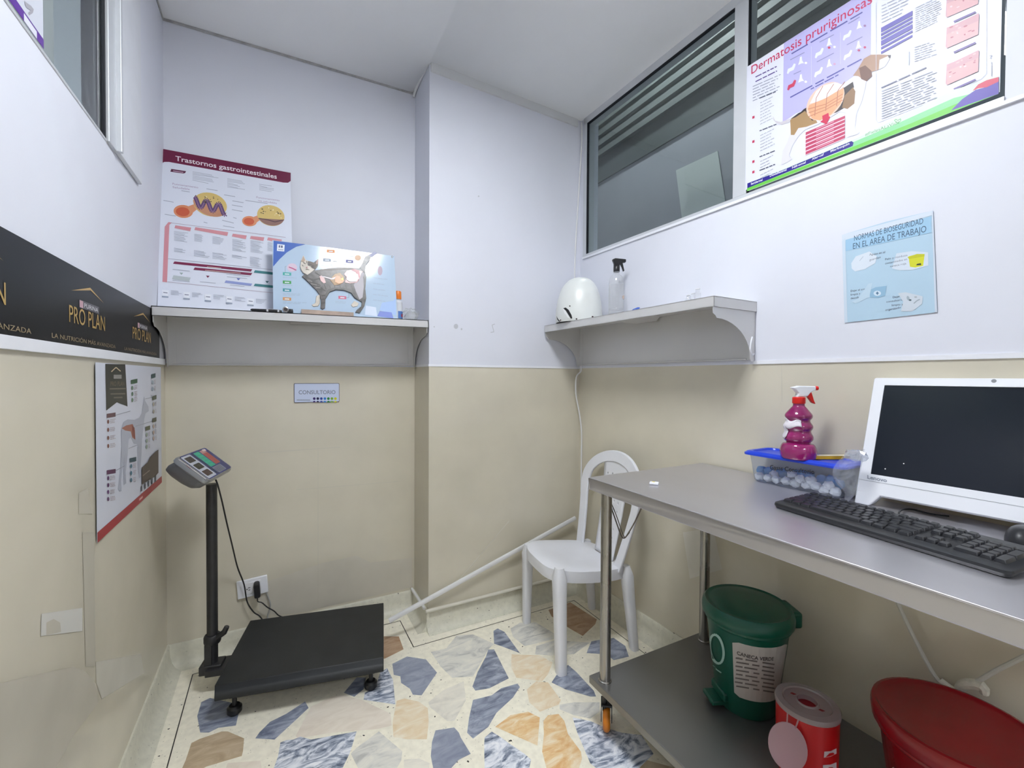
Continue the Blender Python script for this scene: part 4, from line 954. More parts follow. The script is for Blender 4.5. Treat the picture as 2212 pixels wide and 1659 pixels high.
relief([(742, 594), (748, 586), (762, 583), (778, 586), (784, 588), (780, 592), (777, 603), (770, 612), (756, 614), (744, 612), (747, 600)], 'org_pink', .0080, 'organ_colon')
relief([(748, 598), (752, 591), (764, 590), (773, 594), (775, 604), (768, 611), (754, 611), (747, 606)], 'org_white', .0105, 'organ_bowel', inner=.8)
relief([(757, 584), (765, 582), (776, 586), (777, 600), (773, 610), (771, 598), (768, 590)], 'org_red', .0092, 'organ_vessel')
# markings of the tabby coat, painted on the moulding
ct = Art(CB_); ct.y = a.y - .0060
for pts, w in (([(664, 601), (676, 606), (690, 603)], 2.2), ([(668, 610), (682, 613), (692, 618)], 2.2), ([(676, 618), (688, 620), (697, 625)], 2.2), ([(684, 626), (696, 626), (703, 630)], 2.0), ([(680, 590), (692, 597), (690, 606)], 2.0), ([(700, 616), (704, 626)], 1.6), ([(712, 618), (713, 624)], 1.6), ([(722, 618), (723, 623)], 1.4), ([(734, 618), (735, 624)], 1.4), ([(746, 617), (748, 625)], 1.4), ([(758, 617), (762, 629)], 1.4), ([(770, 615), (772, 634)], 1.4), ([(694, 640), (702, 639)], 2.4), ([(694, 648), (702, 647)], 2.2), ([(694, 656), (702, 655)], 2.2)):
    ct.line(pts, w, '#3a3431')
for pts, w in (([(692, 584), (712, 584), (740, 582), (765, 582)], 2.4), ([(664, 606), (674, 610)], 1.2), ([(672, 614), (684, 617)], 1.2), ([(682, 622), (692, 623)], 1.2), ([(716, 588), (716, 595)], 1.2), ([(728, 585), (728, 590)], 1.2)): ct.line(pts, w, '#8f8882')
for pts in ([(772, 588), (786, 590), (788, 640), (776, 648), (768, 630), (764, 618)],): ct.poly(pts, '#b9b4bb')
ct.y = a.y - .0095
ct.poly([(668, 566), (680, 570), (687, 562), (686, 574), (680, 583), (676, 577), (668, 576)], '#6a6057'); ct.poly([(684, 564), (687, 562), (685.5, 573), (682, 572)], '#c9a9a0')
ct.poly([(651, 566), (655, 555), (659, 564), (656, 568)], '#b99f8a'); ct.line([(656, 570), (660, 572)], 1.4, '#3c342c'); ct.line([(667, 572), (672, 574)], 1.4, '#3c342c')
for pts in ([(662, 566), (663, 571)], [(666, 567), (667, 570)], [(672, 578), (678, 582)], [(671, 574), (679, 577)], [(652, 574), (655, 577)]): ct.line(pts, 1.1, '#4a4038')
ct.poly([(660, 579), (664, 578), (663, 582)], '#b0787a'); ct.line([(660, 584), (664, 583), (668, 585)], .9, '#5a4a44')
ct.mb.build('coat_markings', None, rb, smooth=False, fixn=False)
ws = Frame((0, 0, 0), (1, 0, 0.0148))
wx0, wx1 = hit(651, 672, 1, -0.228).x, hit(764, 682, 1, -0.228).x
w_ = thing('wooden_strip', 'thin bare wooden strip lying in front of the cat anatomy board on the shelf', 'strip', (wx0, -0.229, sz1(wx0)))
MB().add([(0, 0, 0), (wx1 - wx0, 0, .0015), (wx1 - wx0, .012, .0015), (0, .012, 0), (0, 0, .020), (wx1 - wx0, 0, .0215), (wx1 - wx0, .012, .0215), (0, .012, .020)], [(0, 3, 2, 1), (4, 5, 6, 7), (0, 1, 5, 4), (1, 2, 6, 5), (2, 3, 7, 6), (3, 0, 4, 7)]).build('strip', mat('wood_strip', col_of['wood_strip'][0], .6, var=.18, scale=25), w_, bevel=.001)
# ---- room sign
SG = Frame(hit(635, 870, 1, -0.001), (1, 0, 0.002))
sw, shh = SG.m(733, 848)[0], SG.m(635, 828)[1]
sg = thing('room_sign', 'small white sign reading CONSULTORIO with coloured dots on the back wall', 'sign', M=SG.M)
a = Art(SG, -0.0041); a.mb.use(ink('#c9d3ec')).prism([(x, -0.004, z) for x, z in rrect(.002, .002, sw - .002, shh - .002, .004, 3)], (0, 0.001, 0))
a.text('CONSULTORIO', (645, 851.5), (724.5, 851), 8.4, '#7f869c', .015)
a.line([(641, 864), (670, 864.3)], 1.8, '#8d96ab')
for k, c in enumerate(('#33186a', '#0a0546', '#243f98', '#2f7fcf', '#1f7d33', '#7cb23a', '#d6d21f', '#96684a')):
    x = 678.7 + k * 7.62
    if k < 7: a.ell((x, 861), 2.9, 2.9, c, 0, 14)
    a.poly([(x - 3, 869.2), (x - 2, 866.6), (x, 865.6), (x + 2, 866.6), (x + 3, 869.2)] if k < 7 else [(x - 2, 869), (x, 866), (x, 869)], c)
a.mb.build('face', None, sg, smooth=False, fixn=False)
MB().prism([(x, -0.003, z) for x, z in rrect(0, 0, sw, shh, .005, 3)], (0, 0.003, 0)).build('backing', mat('sign_edge', (.07, .065, .08), .4), sg, smooth=False)
# ---- black banner along the left wall
BN = Frame((0.003, 0, 1.286), (0, 1, 0))
by0, by1 = -2.35, -0.115
bz0, bz1 = 0.0, 1.4635 - 1.286
a = Art(BN); a.mb.use(mat('banner_black', '#0b0c10', .38, spec=.25)).prism([(by0, 0, bz0), (by1, 0, bz0), (by1, 0, bz1), (by0, 0, bz1)], (0, 0.0012, 0))
GOLD = '#b9995a'
yc2, yc1 = BN.m(191, 690)[0], BN.m(307, 725)[0]
pitch = yc1 - yc2
def raw_text(a, body, x0, x1, z, h, col, bold=0.0):
    vs, fs = text_geo(body, bold); m0 = min(q[0] for q in vs); m1 = max(q[0] for q in vs); k = (x1 - x0) / (m1 - m0)
    a.y -= a.step; a.mb.use(ink(col)).add([(x0 + (q[0] - m0) * k, a.y, z + q[1] * h / .7) for q in vs], fs)
zz = lambda u, v: BN.m(u, v)[1]
zPP, hPP = zz(191, 706), zz(191, 669) - zz(191, 706)
for k in range(-4, 2):
    c = yc2 + k * pitch
    hw2 = (BN.m(229, 700)[0] - BN.m(153, 690)[0]) / 2
    if c + hw2 > by1 - .005 or c - hw2 < by0: 
        if c > by1: continue
    raw_text(a, 'PRO PLAN', c - hw2, c + hw2, zPP, hPP * .92, GOLD)
    ub = zz(191, 670)
    a.raw([(c - hw2 * .50, ub - .001), (c + hw2 * .62, ub - .001), (c + hw2 * .62, ub + .017), (c - hw2 * .50, ub + .017)], '#5d5b62')
    a.raw([(c - hw2 * .48, ub), (c - hw2 * .30, ub), (c - hw2 * .30, ub + .016), (c - hw2 * .48, ub + .016)], '#c9a0ac')
    raw_text(a, 'PURINA', c - hw2 * .24, c + hw2 * .56, ub + .003, .010, '#d4d4da')
    zc = ub + .030
    a.raw([(c - hw2 * .9, zc), (c + hw2 * .1, zc + .026), (c + hw2 * .95, zc + .002), (c + hw2 * .12, zc + .020)], '#c7a263')
    raw_text(a, 'LA NUTRICIÓN MÁS AVANZADA', c - hw2 * 1.75, c + hw2 * 1.75, zz(180, 738) - .003, .0095, '#9c8a6a')
finish(a, 'wall_banner', 'long black banner with gold lettering along the left wall above the beige paint', 'banner', BN)
# ---- dog anatomy poster below the banner
DP = Frame((0.004, -0.812, 0.797), (0, 1, 0))
dw, dh = 0.712, 1.2515 - 0.797
a = Art(DP); a.mb.use(ink('#d6d9e6')).prism([(0, 0, 0), (dw, 0, 0), (dw, 0, dh), (0, 0, dh)], (0, 0.0006, 0))
a.raw([(0, 0), (dw, 0), (dw, .026), (0, .026)], '#a3202e')
a.raw([(dw * .54, .009), (dw * .60, .009), (dw * .60, .016), (dw * .54, .016)], '#d9a0a0')
a.poly([(227, 786), (270, 787), (275, 878), (252, 869), (229, 887)], '#24261f')
a.line([(240, 803), (250, 793.5), (260, 802)], 2, '#cbb794'); a.quad(245, 809.5, 262, 818, '#8d8a88'); a.text('PRO PLAN', (238, 834), (268, 833), 10, '#6e6248')
for y, x0, x1_ in ((840, 236, 271), (851, 238, 270), (859, 245, 264)): a.line([(x0, y), (x1_, y - .6)], 3, '#6c675a')
DOG = '#b3b7c6'
a.poly([(257, 1061), (254, 1056), (259, 1020), (262, 960), (261, 930), (266, 912), (275, 906), (290, 907), (300, 903), (306, 893), (309, 872), (311, 856), (313, 866), (320, 878), (321, 888), (314, 893), (311, 905), (309, 925), (306, 950), (305, 985), (303, 1010), (305, 1030), (300, 1033), (297, 1000), (297, 960), (289, 958), (281, 945), (277, 950), (275, 985), (271, 1020), (272, 1044), (267, 1048), (266, 1015), (268, 975), (264, 1010), (261, 1040), (262, 1061)], DOG)
a.poly([(262, 925), (272, 919), (286, 916), (291, 930), (292, 950), (285, 945), (282, 932), (270, 930)], '#a06050'); a.poly([(284, 918), (290, 924), (291, 948), (285, 940)], '#8a4438')
for pts in ([(249, 897), (281, 888)], [(292, 921), (328, 910)], [(277, 969), (297, 961)], [(249, 1017), (269, 1006)], [(313, 862), (328, 858)]): a.line(pts, 1.2, '#9a9dab')
def blk(x, y, w, n, dv, hc, tc, side=-1):
    a.poly([(x, y + 3), (x + w, y), (x + w, y + 9), (x, y + 12)], hc)
    for k in range(n): a.ell((x + 3, y + 20 + k * dv), 2.2, 4.6, tc, 0, 10); a.para((x + 7, y + 16 + k * dv), (x + w, y + 14 + k * dv), 3, 3.4, 1.6, '#b9aeb4', ragged=.2)
blk(230, 891, 19, 4, 17.5, '#5d3b45', '#7a3f35'); blk(230, 1013, 19, 4, 15, '#56264e', '#5c2f66')
blk(282, 818, 14, 3, 13, '#2f5a3c', '#5a7a62'); blk(326, 806, 9, 2, 14, '#224a52', '#9ab'); blk(328, 853, 9, 2, 16, '#3e4a32', '#a9a39a'); blk(328, 901, 9, 3, 13, '#4a4a32', '#b9a39a'); blk(313, 919, 10, 3, 13, '#4a5030', '#9aa89a'); blk(279, 987, 14, 3, 15, '#274a5a', '#4a7a90')
a.poly([(305, 1010), (318, 998), (322, 988), (335, 975), (341, 971), (341, 1021), (334, 1029), (305, 1047)], '#44332f'); a.line([(307, 1028), (322, 1016)], 2, '#8f7f78')
for k in range(5): a.poly([(303 + k * 7.5, 1050 - k * 5), (306 + k * 7.5, 1048 - k * 5), (306 + k * 7.5, 1060 - k * 5), (303 + k * 7.5, 1062 - k * 5)], '#3c4456')
finish(a, 'dog_anatomy_poster', 'white poster of a see-through dog with a red bottom edge on the beige left wall', 'poster', DP)
# ---- purple and white poster on the left window
GP = Frame((0.003, LJ - 0.36, LS + .006), (0, 1, 0))
gx1 = 0.0
e_ = hit(94, 126, 0, 0.003)
GP = Frame((0.003, e_.y, LS + .004), (0, 1, 0))
a = Art(GP); a.mb.use(ink('#cfd2dd')).prism([(-.62, 0, 0), (0, 0, 0), (0, 0, .44), (-.62, 0, .44)], (0, 0.0006, 0))
zu = GP.m(91, 82)[1]
a.raw([(-.62, 0), (0, 0), (0, zu), (-.62, zu)], '#5b2c94')
q0, q1 = GP.m(79, 100)[0], GP.m(51, 60)[0]
a.raw([(q1, zu * .04), (q0, zu * .04), (q0, zu * .80), (q1, zu * .80)], '#dfe0ea')
a.raw([(q1 - .20, zu * .35), (q1 - .05, zu * .35), (q1 - .05, zu * .85), (q1 - .20, zu * .85)], '#cdb9e8'); a.raw([(q1 - .40, zu * .3), (q1 - .25, zu * .3), (q1 - .25, zu * .85), (q1 - .40, zu * .85)], '#cdb9e8')
a.poly([(52, 2), (60, 8), (66, 12), (72, 20), (70, 28), (62, 33), (60, 28), (66, 22), (58, 18), (54, 12)], '#a5a3ac')
finish(a, 'window_poster', 'white poster with a purple bottom band on the upper left window', 'poster', GP)
# ---- big skin disease poster on the right window
DF = rframe(-1.2355, 1.9215, 0.009)
dw, dt = DF.m(2160, 195)[0], DF.m(1616, 143)[1]
a = Art(DF); a.mb.use(ink('#dfe1ee')).prism([(0, 0, 0), (dw, 0, 0), (dw, 0, dt), (0, 0, dt)], (0, 0.0006, 0))
z3 = lambda l: [(1560 + x / 3.393, y / 3.393) for x, y in l]
Z3 = lambda x, y: (1560 + x / 3.393, y / 3.393)
a.raw([(dw * .205, dt * .405), (dw * .205, dt), (dw * .55, dt), (dw * .55, dt * .50)], '#b7b0e0')
a.poly(z3([(457, 865), (457, 330), (1090, -60), (1090, 430), (960, 560), (620, 800)]), '#b7b3e2')
a.text('Dermatosis pruriginosas', Z3(215, 545), Z3(1100, 20), 18, '#c22a5c', .004)
a.para(Z3(245, 565), Z3(405, 485), 2, 10, 2.2, '#5a4a8a', ragged=.1); a.para(Z3(225, 635), Z3(432, 545), 6, 6.2, 1.5, '#8f94a6', ragged=.25)
for k, (y, n) in enumerate(((700, 8), (940, 6), (1130, 3), (1230, 3))):
    a.para(Z3(275, y + 20), Z3(400, y - 30), 1, 6, 2.2, '#555a6c', ragged=.1)
    a.para(Z3(280, y + 55), Z3(390, y), n, 6.6, 1.3, '#a4a8b6', ragged=.4)
    yy_ = (862, 1040, 1187, 1263)[k]; a.poly(z3([(222, yy_ - 8), (238, yy_ - 14), (238, yy_ + 4), (222, yy_ + 10)]), '#c23a5c')
a.para(Z3(510, 395), Z3(1030, 90), 1, 6, 2.6, '#5a5aa0', ragged=.05); a.para(Z3(500, 715), Z3(1040, 425), 1, 8, 2.6, '#5a5aa0', ragged=.05); a.para(Z3(650, 655), Z3(860, 545), 1, 8, 2.2, '#5a5aa0', ragged=.05)
def pup(x, y, c, s=1.0):
    a.poly(z3([(x - 30 * s, y + 28 * s), (x - 22 * s, y - 4 * s), (x + 8 * s, y - 18 * s), (x + 22 * s, y - 44 * s), (x + 36 * s, y - 40 * s), (x + 30 * s, y - 18 * s), (x + 20 * s, y + 4 * s), (x - 8 * s, y + 16 * s), (x - 20 * s, y + 34 * s)]), c)
def sit(x, y, c, s=1.0):
    a.poly(z3([(x - 20 * s, y + 22 * s), (x - 10 * s, y - 8 * s), (x - 6 * s, y - 36 * s), (x + 6 * s, y - 42 * s), (x + 10 * s, y - 10 * s), (x + 24 * s, y + 10 * s), (x + 8 * s, y + 10 * s)]), c)
for x, y in ((505, 510), (710, 395), (915, 265), (705, 535), (920, 410)): pup(x, y, '#dfe2f2')
pup(508, 630, '#c23a5c')
for x, y in ((578, 455), (785, 320), (1005, 195), (785, 475), (1000, 340), (578, 585)): sit(x, y, '#e4e6f4')
for x, y, c in ((615, 462, '#e8e8f4'), (825, 345, '#e8e8f4'), (1047, 190, '#9a7aa8'), (825, 470, '#c9a0c0'), (1047, 348, '#c2557c'), (614, 600, '#e8e8f4'), (785, 350, '#c23a5c'), (1003, 370, '#a84a70')): a.ell(Z3(x, y), 3.0, 2.6, c, 0, 10)
for p0, p1 in ((Z3(500, 440), Z3(605, 385)), (Z3(715, 310), Z3(820, 255)), (Z3(925, 175), Z3(1010, 125)), (Z3(695, 455), Z3(820, 390)), (Z3(915, 330), Z3(1030, 270)), (Z3(525, 545), Z3(580, 520))): a.line([p0, p1], 1.6, '#8a8ab8')
for x, y0, y1 in ((655, 620, 340), (868, 470, 240)): a.line([Z3(x, y0), Z3(x, y1)], .8, '#cfcfe8')
# dog
a.poly(z3([(372, 850), (390, 885), (430, 895), (500, 870), (510, 890), (440, 915), (400, 905), (378, 880)]), '#c9c4cc')
a.poly(z3([(500, 870), (560, 830), (640, 790), (870, 660), (900, 620), (960, 600), (975, 560), (1000, 520), (1060, 560), (1050, 650), (1020, 760), (985, 830), (975, 940), (1010, 965), (995, 985), (925, 1005), (930, 960), (910, 830), (860, 820), (780, 870), (690, 920), (610, 950), (560, 1000), (520, 1060), (490, 1140), (515, 1165), (480, 1190), (435, 1208), (445, 1110), (480, 1040), (505, 960)]), '#d9d7e0')
a.poly(z3([(505, 990), (500, 880), (560, 830), (640, 790), (700, 900), (620, 930), (560, 940), (530, 990)]), '#a5845a')
a.poly(z3([(500, 875), (560, 830), (650, 785), (900, 640), (960, 600), (968, 640), (930, 700), (900, 790), (840, 825), (660, 885), (600, 800), (540, 860)]), '#3a3236')
a.poly(z3([(900, 700), (960, 640), (978, 670), (970, 760), (920, 800), (880, 790)]), '#8a6a4c')
a.poly(z3([(1150, 400), (1235, 405), (1225, 440), (1195, 490), (1140, 515), (1090, 530), (1040, 590), (1000, 560), (960, 555), (1000, 500), (1040, 430), (1090, 402)]), '#a3806c')
a.poly(z3([(1155, 440), (1232, 405), (1225, 440), (1195, 490), (1150, 510)]), '#d9d9e4'); a.poly(z3([(1215, 405), (1238, 404), (1234, 425), (1222, 425)]), '#4a4650')
a.poly(z3([(1005, 500), (1050, 480), (1095, 520), (1100, 560), (1060, 597), (1020, 580)]), '#6a4438')
def obl(cx, cy, ru, rv, c, n=28): a.poly(z3([(cx + ru * math.cos(t) , cy + rv * math.sin(t) - ru * math.cos(t) * .42) for t in [2 * PI * k / n for k in range(n)]]), c)
obl(758, 742, 140, 128, '#e8c2ae'); 
a.poly(z3([(628, 800), (640, 770), (740, 730), (890, 640), (893, 680), (870, 760), (800, 840), (720, 885), (660, 870)]), '#dca47e')
a.poly(z3([(690, 670), (740, 630), (830, 605), (880, 620), (885, 645), (760, 720), (680, 752), (645, 760)]), '#e3e4ee')
for x0 in (690, 770, 850): a.line([Z3(x0 + 50, 600 + (850 - x0) * .2), Z3(x0, 720 - (x0 - 690) * .35), Z3(x0 - 10, 850 - (x0 - 690) * .45)], 1.3, '#a86a58')
for k in range(3): a.line([Z3(635, 800 + k * 28), Z3(760, 765 + k * 20), Z3(885, 690 + k * 22)], 1.5, '#c27c5e')
a.poly(z3([(735, 850), (780, 828), (785, 855), (795, 855), (765, 912), (720, 893), (738, 880)]), '#c8244e')
a.poly(z3([(614, 975), (902, 850), (898, 1020), (612, 1140)]), '#e7c9d6')
for k in range(6):
    y = 975 + k * 28.5; a.poly(z3([(614, y - 4), (902, y - 127), (901, y - 106), (613, y + 17)]), '#b93a60'); a.line([Z3(690, y - 28), Z3(820, y - 84)], 1.3, '#e6a9bd')
# right half
a.line([Z3(1130, 20), Z3(1130, 880), Z3(1145, 900), Z3(1640, 700), Z3(1900, 580)], .8, '#c3c6d8'); a.line([Z3(1940, 0), Z3(1938, 540), Z3(1900, 580)], .8, '#c3c6d8')
a.para(Z3(1170, 45), Z3(1400, -65), 6, 7.2, 1.4, '#a4a8ba')
for k, h in enumerate((34, 17, 17, 34, 17, 17)):
    y = (205, 248, 275, 302, 347, 380)[k]; a.poly(z3([(1166, y), (1396, y - 125), (1396, y - 125 + h), (1166, y + h)]), '#5a52a8')
a.para(Z3(1418, 60), Z3(1610, -30), 12, 4.6, 1.3, '#b9bccc', ragged=.2)
a.para(Z3(1410, 350), Z3(1590, 290), 7, 5.0, 1.3, '#a9adbd'); a.line([Z3(1372, 380), Z3(1370, 480)], 2.2, '#aab0c0')
a.para(Z3(1168, 645), Z3(1505, 493), 1, 5, 2.4, '#6a6d88', ragged=.02); a.para(Z3(1170, 670), Z3(1580, 510), 12, 5.4, 1.5, '#a9adbd', ragged=.15)
for y in (-30, 195, 465):
    a.poly(z3([(1648, y + 10), (1700, y - 10), (1880, y - 95), (1885, y - 85), (1878, y + 60), (1650, y + 160), (1640, y + 150)]), '#c79aa4'); a.poly(z3([(1648, y + 60), (1880, y - 40), (1878, y + 60), (1650, y + 160)]), '#d2a3a8')
    rr_ = random.Random(y)
    for k in range(12):
        x = rr_.uniform(1665, 1860); a.ell(Z3(x, y + 120 - (x - 1650) * .42 - rr_.uniform(0, 110)), rr_.uniform(2, 5), rr_.uniform(1, 2), rr_.choice(['#b3707c', '#e3c3c6', '#dcb0b4']), -.4, 10)
    a.line([Z3(1700, y + 192), Z3(1860, y + 120)], 4.0, '#6a5a98')
a.text('7', Z3(1962, 435), Z3(1980, 428), 7, '#6a6e84')
a.para(Z3(1975, 560), Z3(1976, 450), 2, 0, 1.6, '#b5b8c6')
# green foot, brand strip and purple corner
G0, G1 = Z3(185, 1402), Z3(2028, 690)
a.poly(z3([(190, 1345), (440, 1245), (1000, 1010), (1300, 860), (1700, 660), (2028, 560), (2028, 690), (1300, 975), (190, 1402)]), '#cfe6d2')
a.poly(z3([(900, 1070), (1300, 900), (1700, 720), (2028, 640), (2028, 690), (1300, 975), (900, 1130)]), '#86cf96')
a.poly(z3([(185, 1402), (185, 1380), (960, 1078), (1400, 900), (1700, 770), (2028, 650), (2028, 690)]), '#6cc64a')
a.poly(z3([(187, 1345), (440, 1250), (950, 1035), (966, 1045), (960, 1070), (940, 1080), (187, 1380)]), '#241a86')
for s_, x0, y0, x1_, y1_ in (('Sanidermal', 213, 1357, 298, 1325), ('Dexialfasenal', 352, 1298, 475, 1250), ('Nifromal', 515, 1238, 615, 1196), ('Aler-caf', 660, 1176, 748, 1138), ('Marboquin', 797, 1118, 935, 1060)): a.text(s_, Z3(x0, y0), Z3(x1_, y1_), 4.6, '#e4e4f4', .02)
a.poly(z3([(1680, 812), (1760, 730), (1860, 660), (1940, 640), (2028, 600), (2028, 690)]), '#5a4aa8'); a.poly(z3([(1835, 670), (1880, 620), (1940, 590), (2028, 566), (2028, 600), (1940, 642), (1880, 650)]), '#c8405e')
a.text('#FielesALaVida', Z3(1050, 1000), Z3(1300, 905), 6.5, '#5a9a6a'); a.line([Z3(1265, 885), Z3(1275, 875), Z3(1290, 885), Z3(1310, 872), Z3(1312, 885), Z3(1290, 905), Z3(1265, 885)], 1.2, '#5aa86a')
finish(a, 'skin_poster', 'large white and lilac poster with a beagle, headed Dermatosis pruriginosas, on the right window', 'poster', DF)
# ---- blue sheet with the safety rules
NF = rframe(-1.5575, 1.396, 0.003)
z7 = lambda l: [(1800 + x / 6.146, 440 + y / 6.146) for x, y in l]
Z7 = lambda x, y: (1800 + x / 6.146, 440 + y / 6.146)
mm = lambda l: [NF.m(*q) for q in z7(l)]
a = Art(NF); cor = mm([(150, 1580), (560, 1535), (1380, 1440), (1345, 600), (1325, 90), (700, 240), (115, 415)])
a.mb.use(ink('#b4cfe2')).prism([(x, 0, z) for x, z in cor], (0, 0.0008, 0))
a.poly(z7([(115, 415), (1325, 90), (1322, 150), (118, 500)]), '#d3dde9'); a.poly(z7([(118, 500), (160, 460), (190, 1575), (150, 1580)]), '#ccdae8'); a.poly(z7([(1310, 110), (1325, 90), (1380, 1440), (1350, 1442)]), '#cfd8e6')
a.poly(z7([(165, 480), (1300, 170), (1300, 385), (165, 630)]), '#9fc6e2')
a.text('NORMAS DE BIOSEGURIDAD', Z7(278, 495), Z7(1195, 265), 11.5, '#3f5672'); a.text('EN EL AREA DE TRABAJO', Z7(264, 603), Z7(1236, 373), 12.5, '#3f5672')
a.poly(z7([(240, 790), (300, 700), (480, 635), (580, 700), (560, 790), (420, 870), (290, 900), (245, 860)]), '#d8e1ec'); a.line([Z7(350, 760), Z7(400, 700)], 1.4, '#b9c4d2')
a.text('Agujas en el', Z7(480, 690), Z7(690, 655), 4.6, '#6a7080'); a.text('guardian', Z7(482, 760), Z7(630, 722), 4.6, '#6a7080')
a.poly(z7([(780, 860), (840, 660), (1040, 630), (1260, 645), (1265, 820), (1060, 880), (880, 885)]), '#d3dde9')
for s_, x0, y0, x1_, y1_ in (('Pelo y residuos', 690, 752, 985, 695), ('contaminados en', 690, 806, 980, 748), ('caneca roja', 755, 845, 970, 805), ('Dejar el area', 232, 1172, 438, 1142), ('limpia y', 232, 1222, 360, 1203), ('desinfectada', 232, 1270, 432, 1240), ('Dejar el', 790, 1255, 928, 1232), ('consultorio', 706, 1315, 928, 1285), ('limpio y', 778, 1362, 928, 1345), ('organizado', 692, 1424, 895, 1388)): a.text(s_, Z7(x0, y0), Z7(x1_, y1_), 4.3, '#6a7080')
a.poly(z7([(1000, 700), (1110, 670), (1215, 668), (1195, 825), (1090, 848), (1020, 838)]), '#d5d62c'); a.poly(z7([(985, 712), (1110, 668), (1215, 668), (1212, 700), (1010, 735)]), '#c3c422'); a.poly(z7([(1100, 820), (1115, 798), (1165, 790), (1170, 815)]), '#3c3c34')
a.poly(z7([(480, 1150), (560, 1110), (710, 1090), (690, 1220), (600, 1250), (490, 1245)]), '#93b9d4'); a.ell(Z7(586, 1190), 8, 5.6, '#d0e0ee'); a.poly(z7([(566, 1190), (586, 1165), (606, 1188), (588, 1212)]), '#5a7a98')
a.poly(z7([(860, 1190), (960, 1175), (1190, 1230), (1180, 1330), (1050, 1430), (900, 1430), (930, 1300)]), '#cdd6e0'); a.ell(Z7(995, 1255), 3, 5, '#a5b3bd', -.3); a.ell(Z7(1022, 1280), 3, 2, '#5a6a72'); a.line([Z7(1070, 1325), Z7(1110, 1290), Z7(1150, 1270)], 2.4, '#a0adb8'); a.ell(Z7(1095, 1240), 3.2, 1.4, '#a5adb4')
a.poly(z7([(240, 1300), (330, 1260), (470, 1060), (520, 1055), (480, 1240), (300, 1325)]), '#c0d6e6')
finish(a, 'rules_sheet', 'light blue sheet headed Normas de bioseguridad taped to the white right wall', 'poster', NF)
# ================================================================== THINGS ON THE SHELVES
BLKG = mat('black_gloss', (0.014, 0.014, 0.016), 0.2)
SILV = mat('silver', (0.70, 0.70, 0.72), 0.25, 1.0)
def curved_patch(mb, c, prof_r, z0, z1, a0, a1, lift=.0008, na=12, nz=6, edge=None):
    rows = []
    for j in range(nz + 1):
        z = z0 + (z1 - z0) * j / nz; row = []
        for i in range(na + 1):
            f = i / na; a = a0 + (a1 - a0) * f
            zz_ = z if edge is None else z + edge(f, j / nz)
            r = prof_r(zz_) + lift
            row.append((c[0] + r * math.cos(a), c[1] + r * math.sin(a), zz_))
        rows.append(row)
    vs = [q for r in rows for q in r]; w = na + 1
    return mb.add(vs, [(j * w + i, j * w + i + 1, (j + 1) * w + i + 1, (j + 1) * w + i) for j in range(nz) for i in range(na)])
def prof_fn(prof):
    def f(z):
        for (r0, z0), (r1, z1) in zip(prof[:-1], prof[1:]):
            if z0 <= z <= z1 and z1 > z0: return r0 + (r1 - r0) * (z - z0) / (z1 - z0)
        return prof[0][0] if z < prof[0][1] else prof[-1][0]
    return f
def smooth_prof(p, k=5):
    q = spline([V((r, z, 0)) for r, z in p], k); return [(max(a.x, 1e-4), a.y) for a in q]
# pen and small instrument by the posters
pen_a, pen_b = hit(541, 664, 1, -0.226), hit(609, 669, 1, -0.226)
pen_a.z = sz1(pen_a.x) + .0062; pen_b.z = sz1(pen_b.x) + .0062
dpn = pen_b - pen_a; Lp = dpn.length
PN = Frame(pen_a, dpn)
pn = thing('pen', 'black pen with silver rings lying at the front edge of the left shelf', 'pen', M=PN.M)
lx = lambda prof: MB().lathe(prof, 16, ax='x')
lx([(0.0025, 0), (0.005, .006), (0.0058, Lp * .42), (0.0058, Lp * .50)]).build('barrel', BLKG, pn)
lx([(0.0061, Lp * .50), (0.0061, Lp * .56)]).build('ring', SILV, pn)
cap_ = lx([(0.0059, Lp * .56), (0.0059, Lp * .93), (0.005, Lp)]).build('cap', BLKG, pn)
lx([(0.0061, Lp * .86), (0.0061, Lp * .91)]).build('ring', SILV, pn)
MB().box((Lp * .58, -0.0014, 0.0058), (Lp * .9, .0014, .0072)).build('clip', SILV, cap_)
oc = hit(617, 663, 1, -0.236); oc.z = sz1(oc.x) + .0125
ot = thing('round_instrument', 'small black instrument with a round grey end at the tip of the pen', 'instrument', oc)
MB().lathe([(.006, -.014), (.0115, -.012), (.0115, .0), (.008, .012)], 18, (0, .0, 0), ax='y').build('ring', mat('grey_metal', (.35, .35, .36), .35, .8), ot)
MB().lathe([(.0001, -.0145), (.0075, -.0145), (.0075, -.012)], 16, ax='y').build('lens', mat('lens_brown', (.05, .035, .03), .15), ot)
MB().box((.006, -.006, -.012), (.028, .012, -.001)).box((.010, -.005, -.004), (.027, .008, .004)).build('body', BLKG, ot, bevel=.002)
# orange-capped bottle behind the cat board
obx = hit(862, 640, 1, -0.155); oz = sz1(obx.x)
ob = thing('small_bottle', 'small white bottle with an orange cap, half hidden by the cat board', 'bottle', (obx.x - .005, -0.150, oz))
MB().lathe(smooth_prof([(.021, 0), (.0225, .004), (.0225, .07), (.021, .088), (.014, .097), (.0135, .105)]), 24).build('body', mat('bottle_white', (.72, .73, .76), .35), ob)
MB().lathe([(.0165, .104), (.0172, .108), (.0165, .138), (.0145, .142)], 24).build('cap', mat('cap_orange', (.85, .22, .02), .35), ob)
mb_ = MB(); curved_patch(mb_, (0, 0), lambda z: .0225, .010, .045, math.radians(-100), math.radians(30), .0006); mb_.build('label', mat('label_blue', (.10, .22, .55), .4), ob, fixn=False)
mb_ = MB(); curved_patch(mb_, (0, 0), lambda z: .0225, .018, .032, math.radians(-60), math.radians(-10), .0012); mb_.build('label_mark', mat('label_red', (.55, .05, .08), .4), ob, fixn=False)
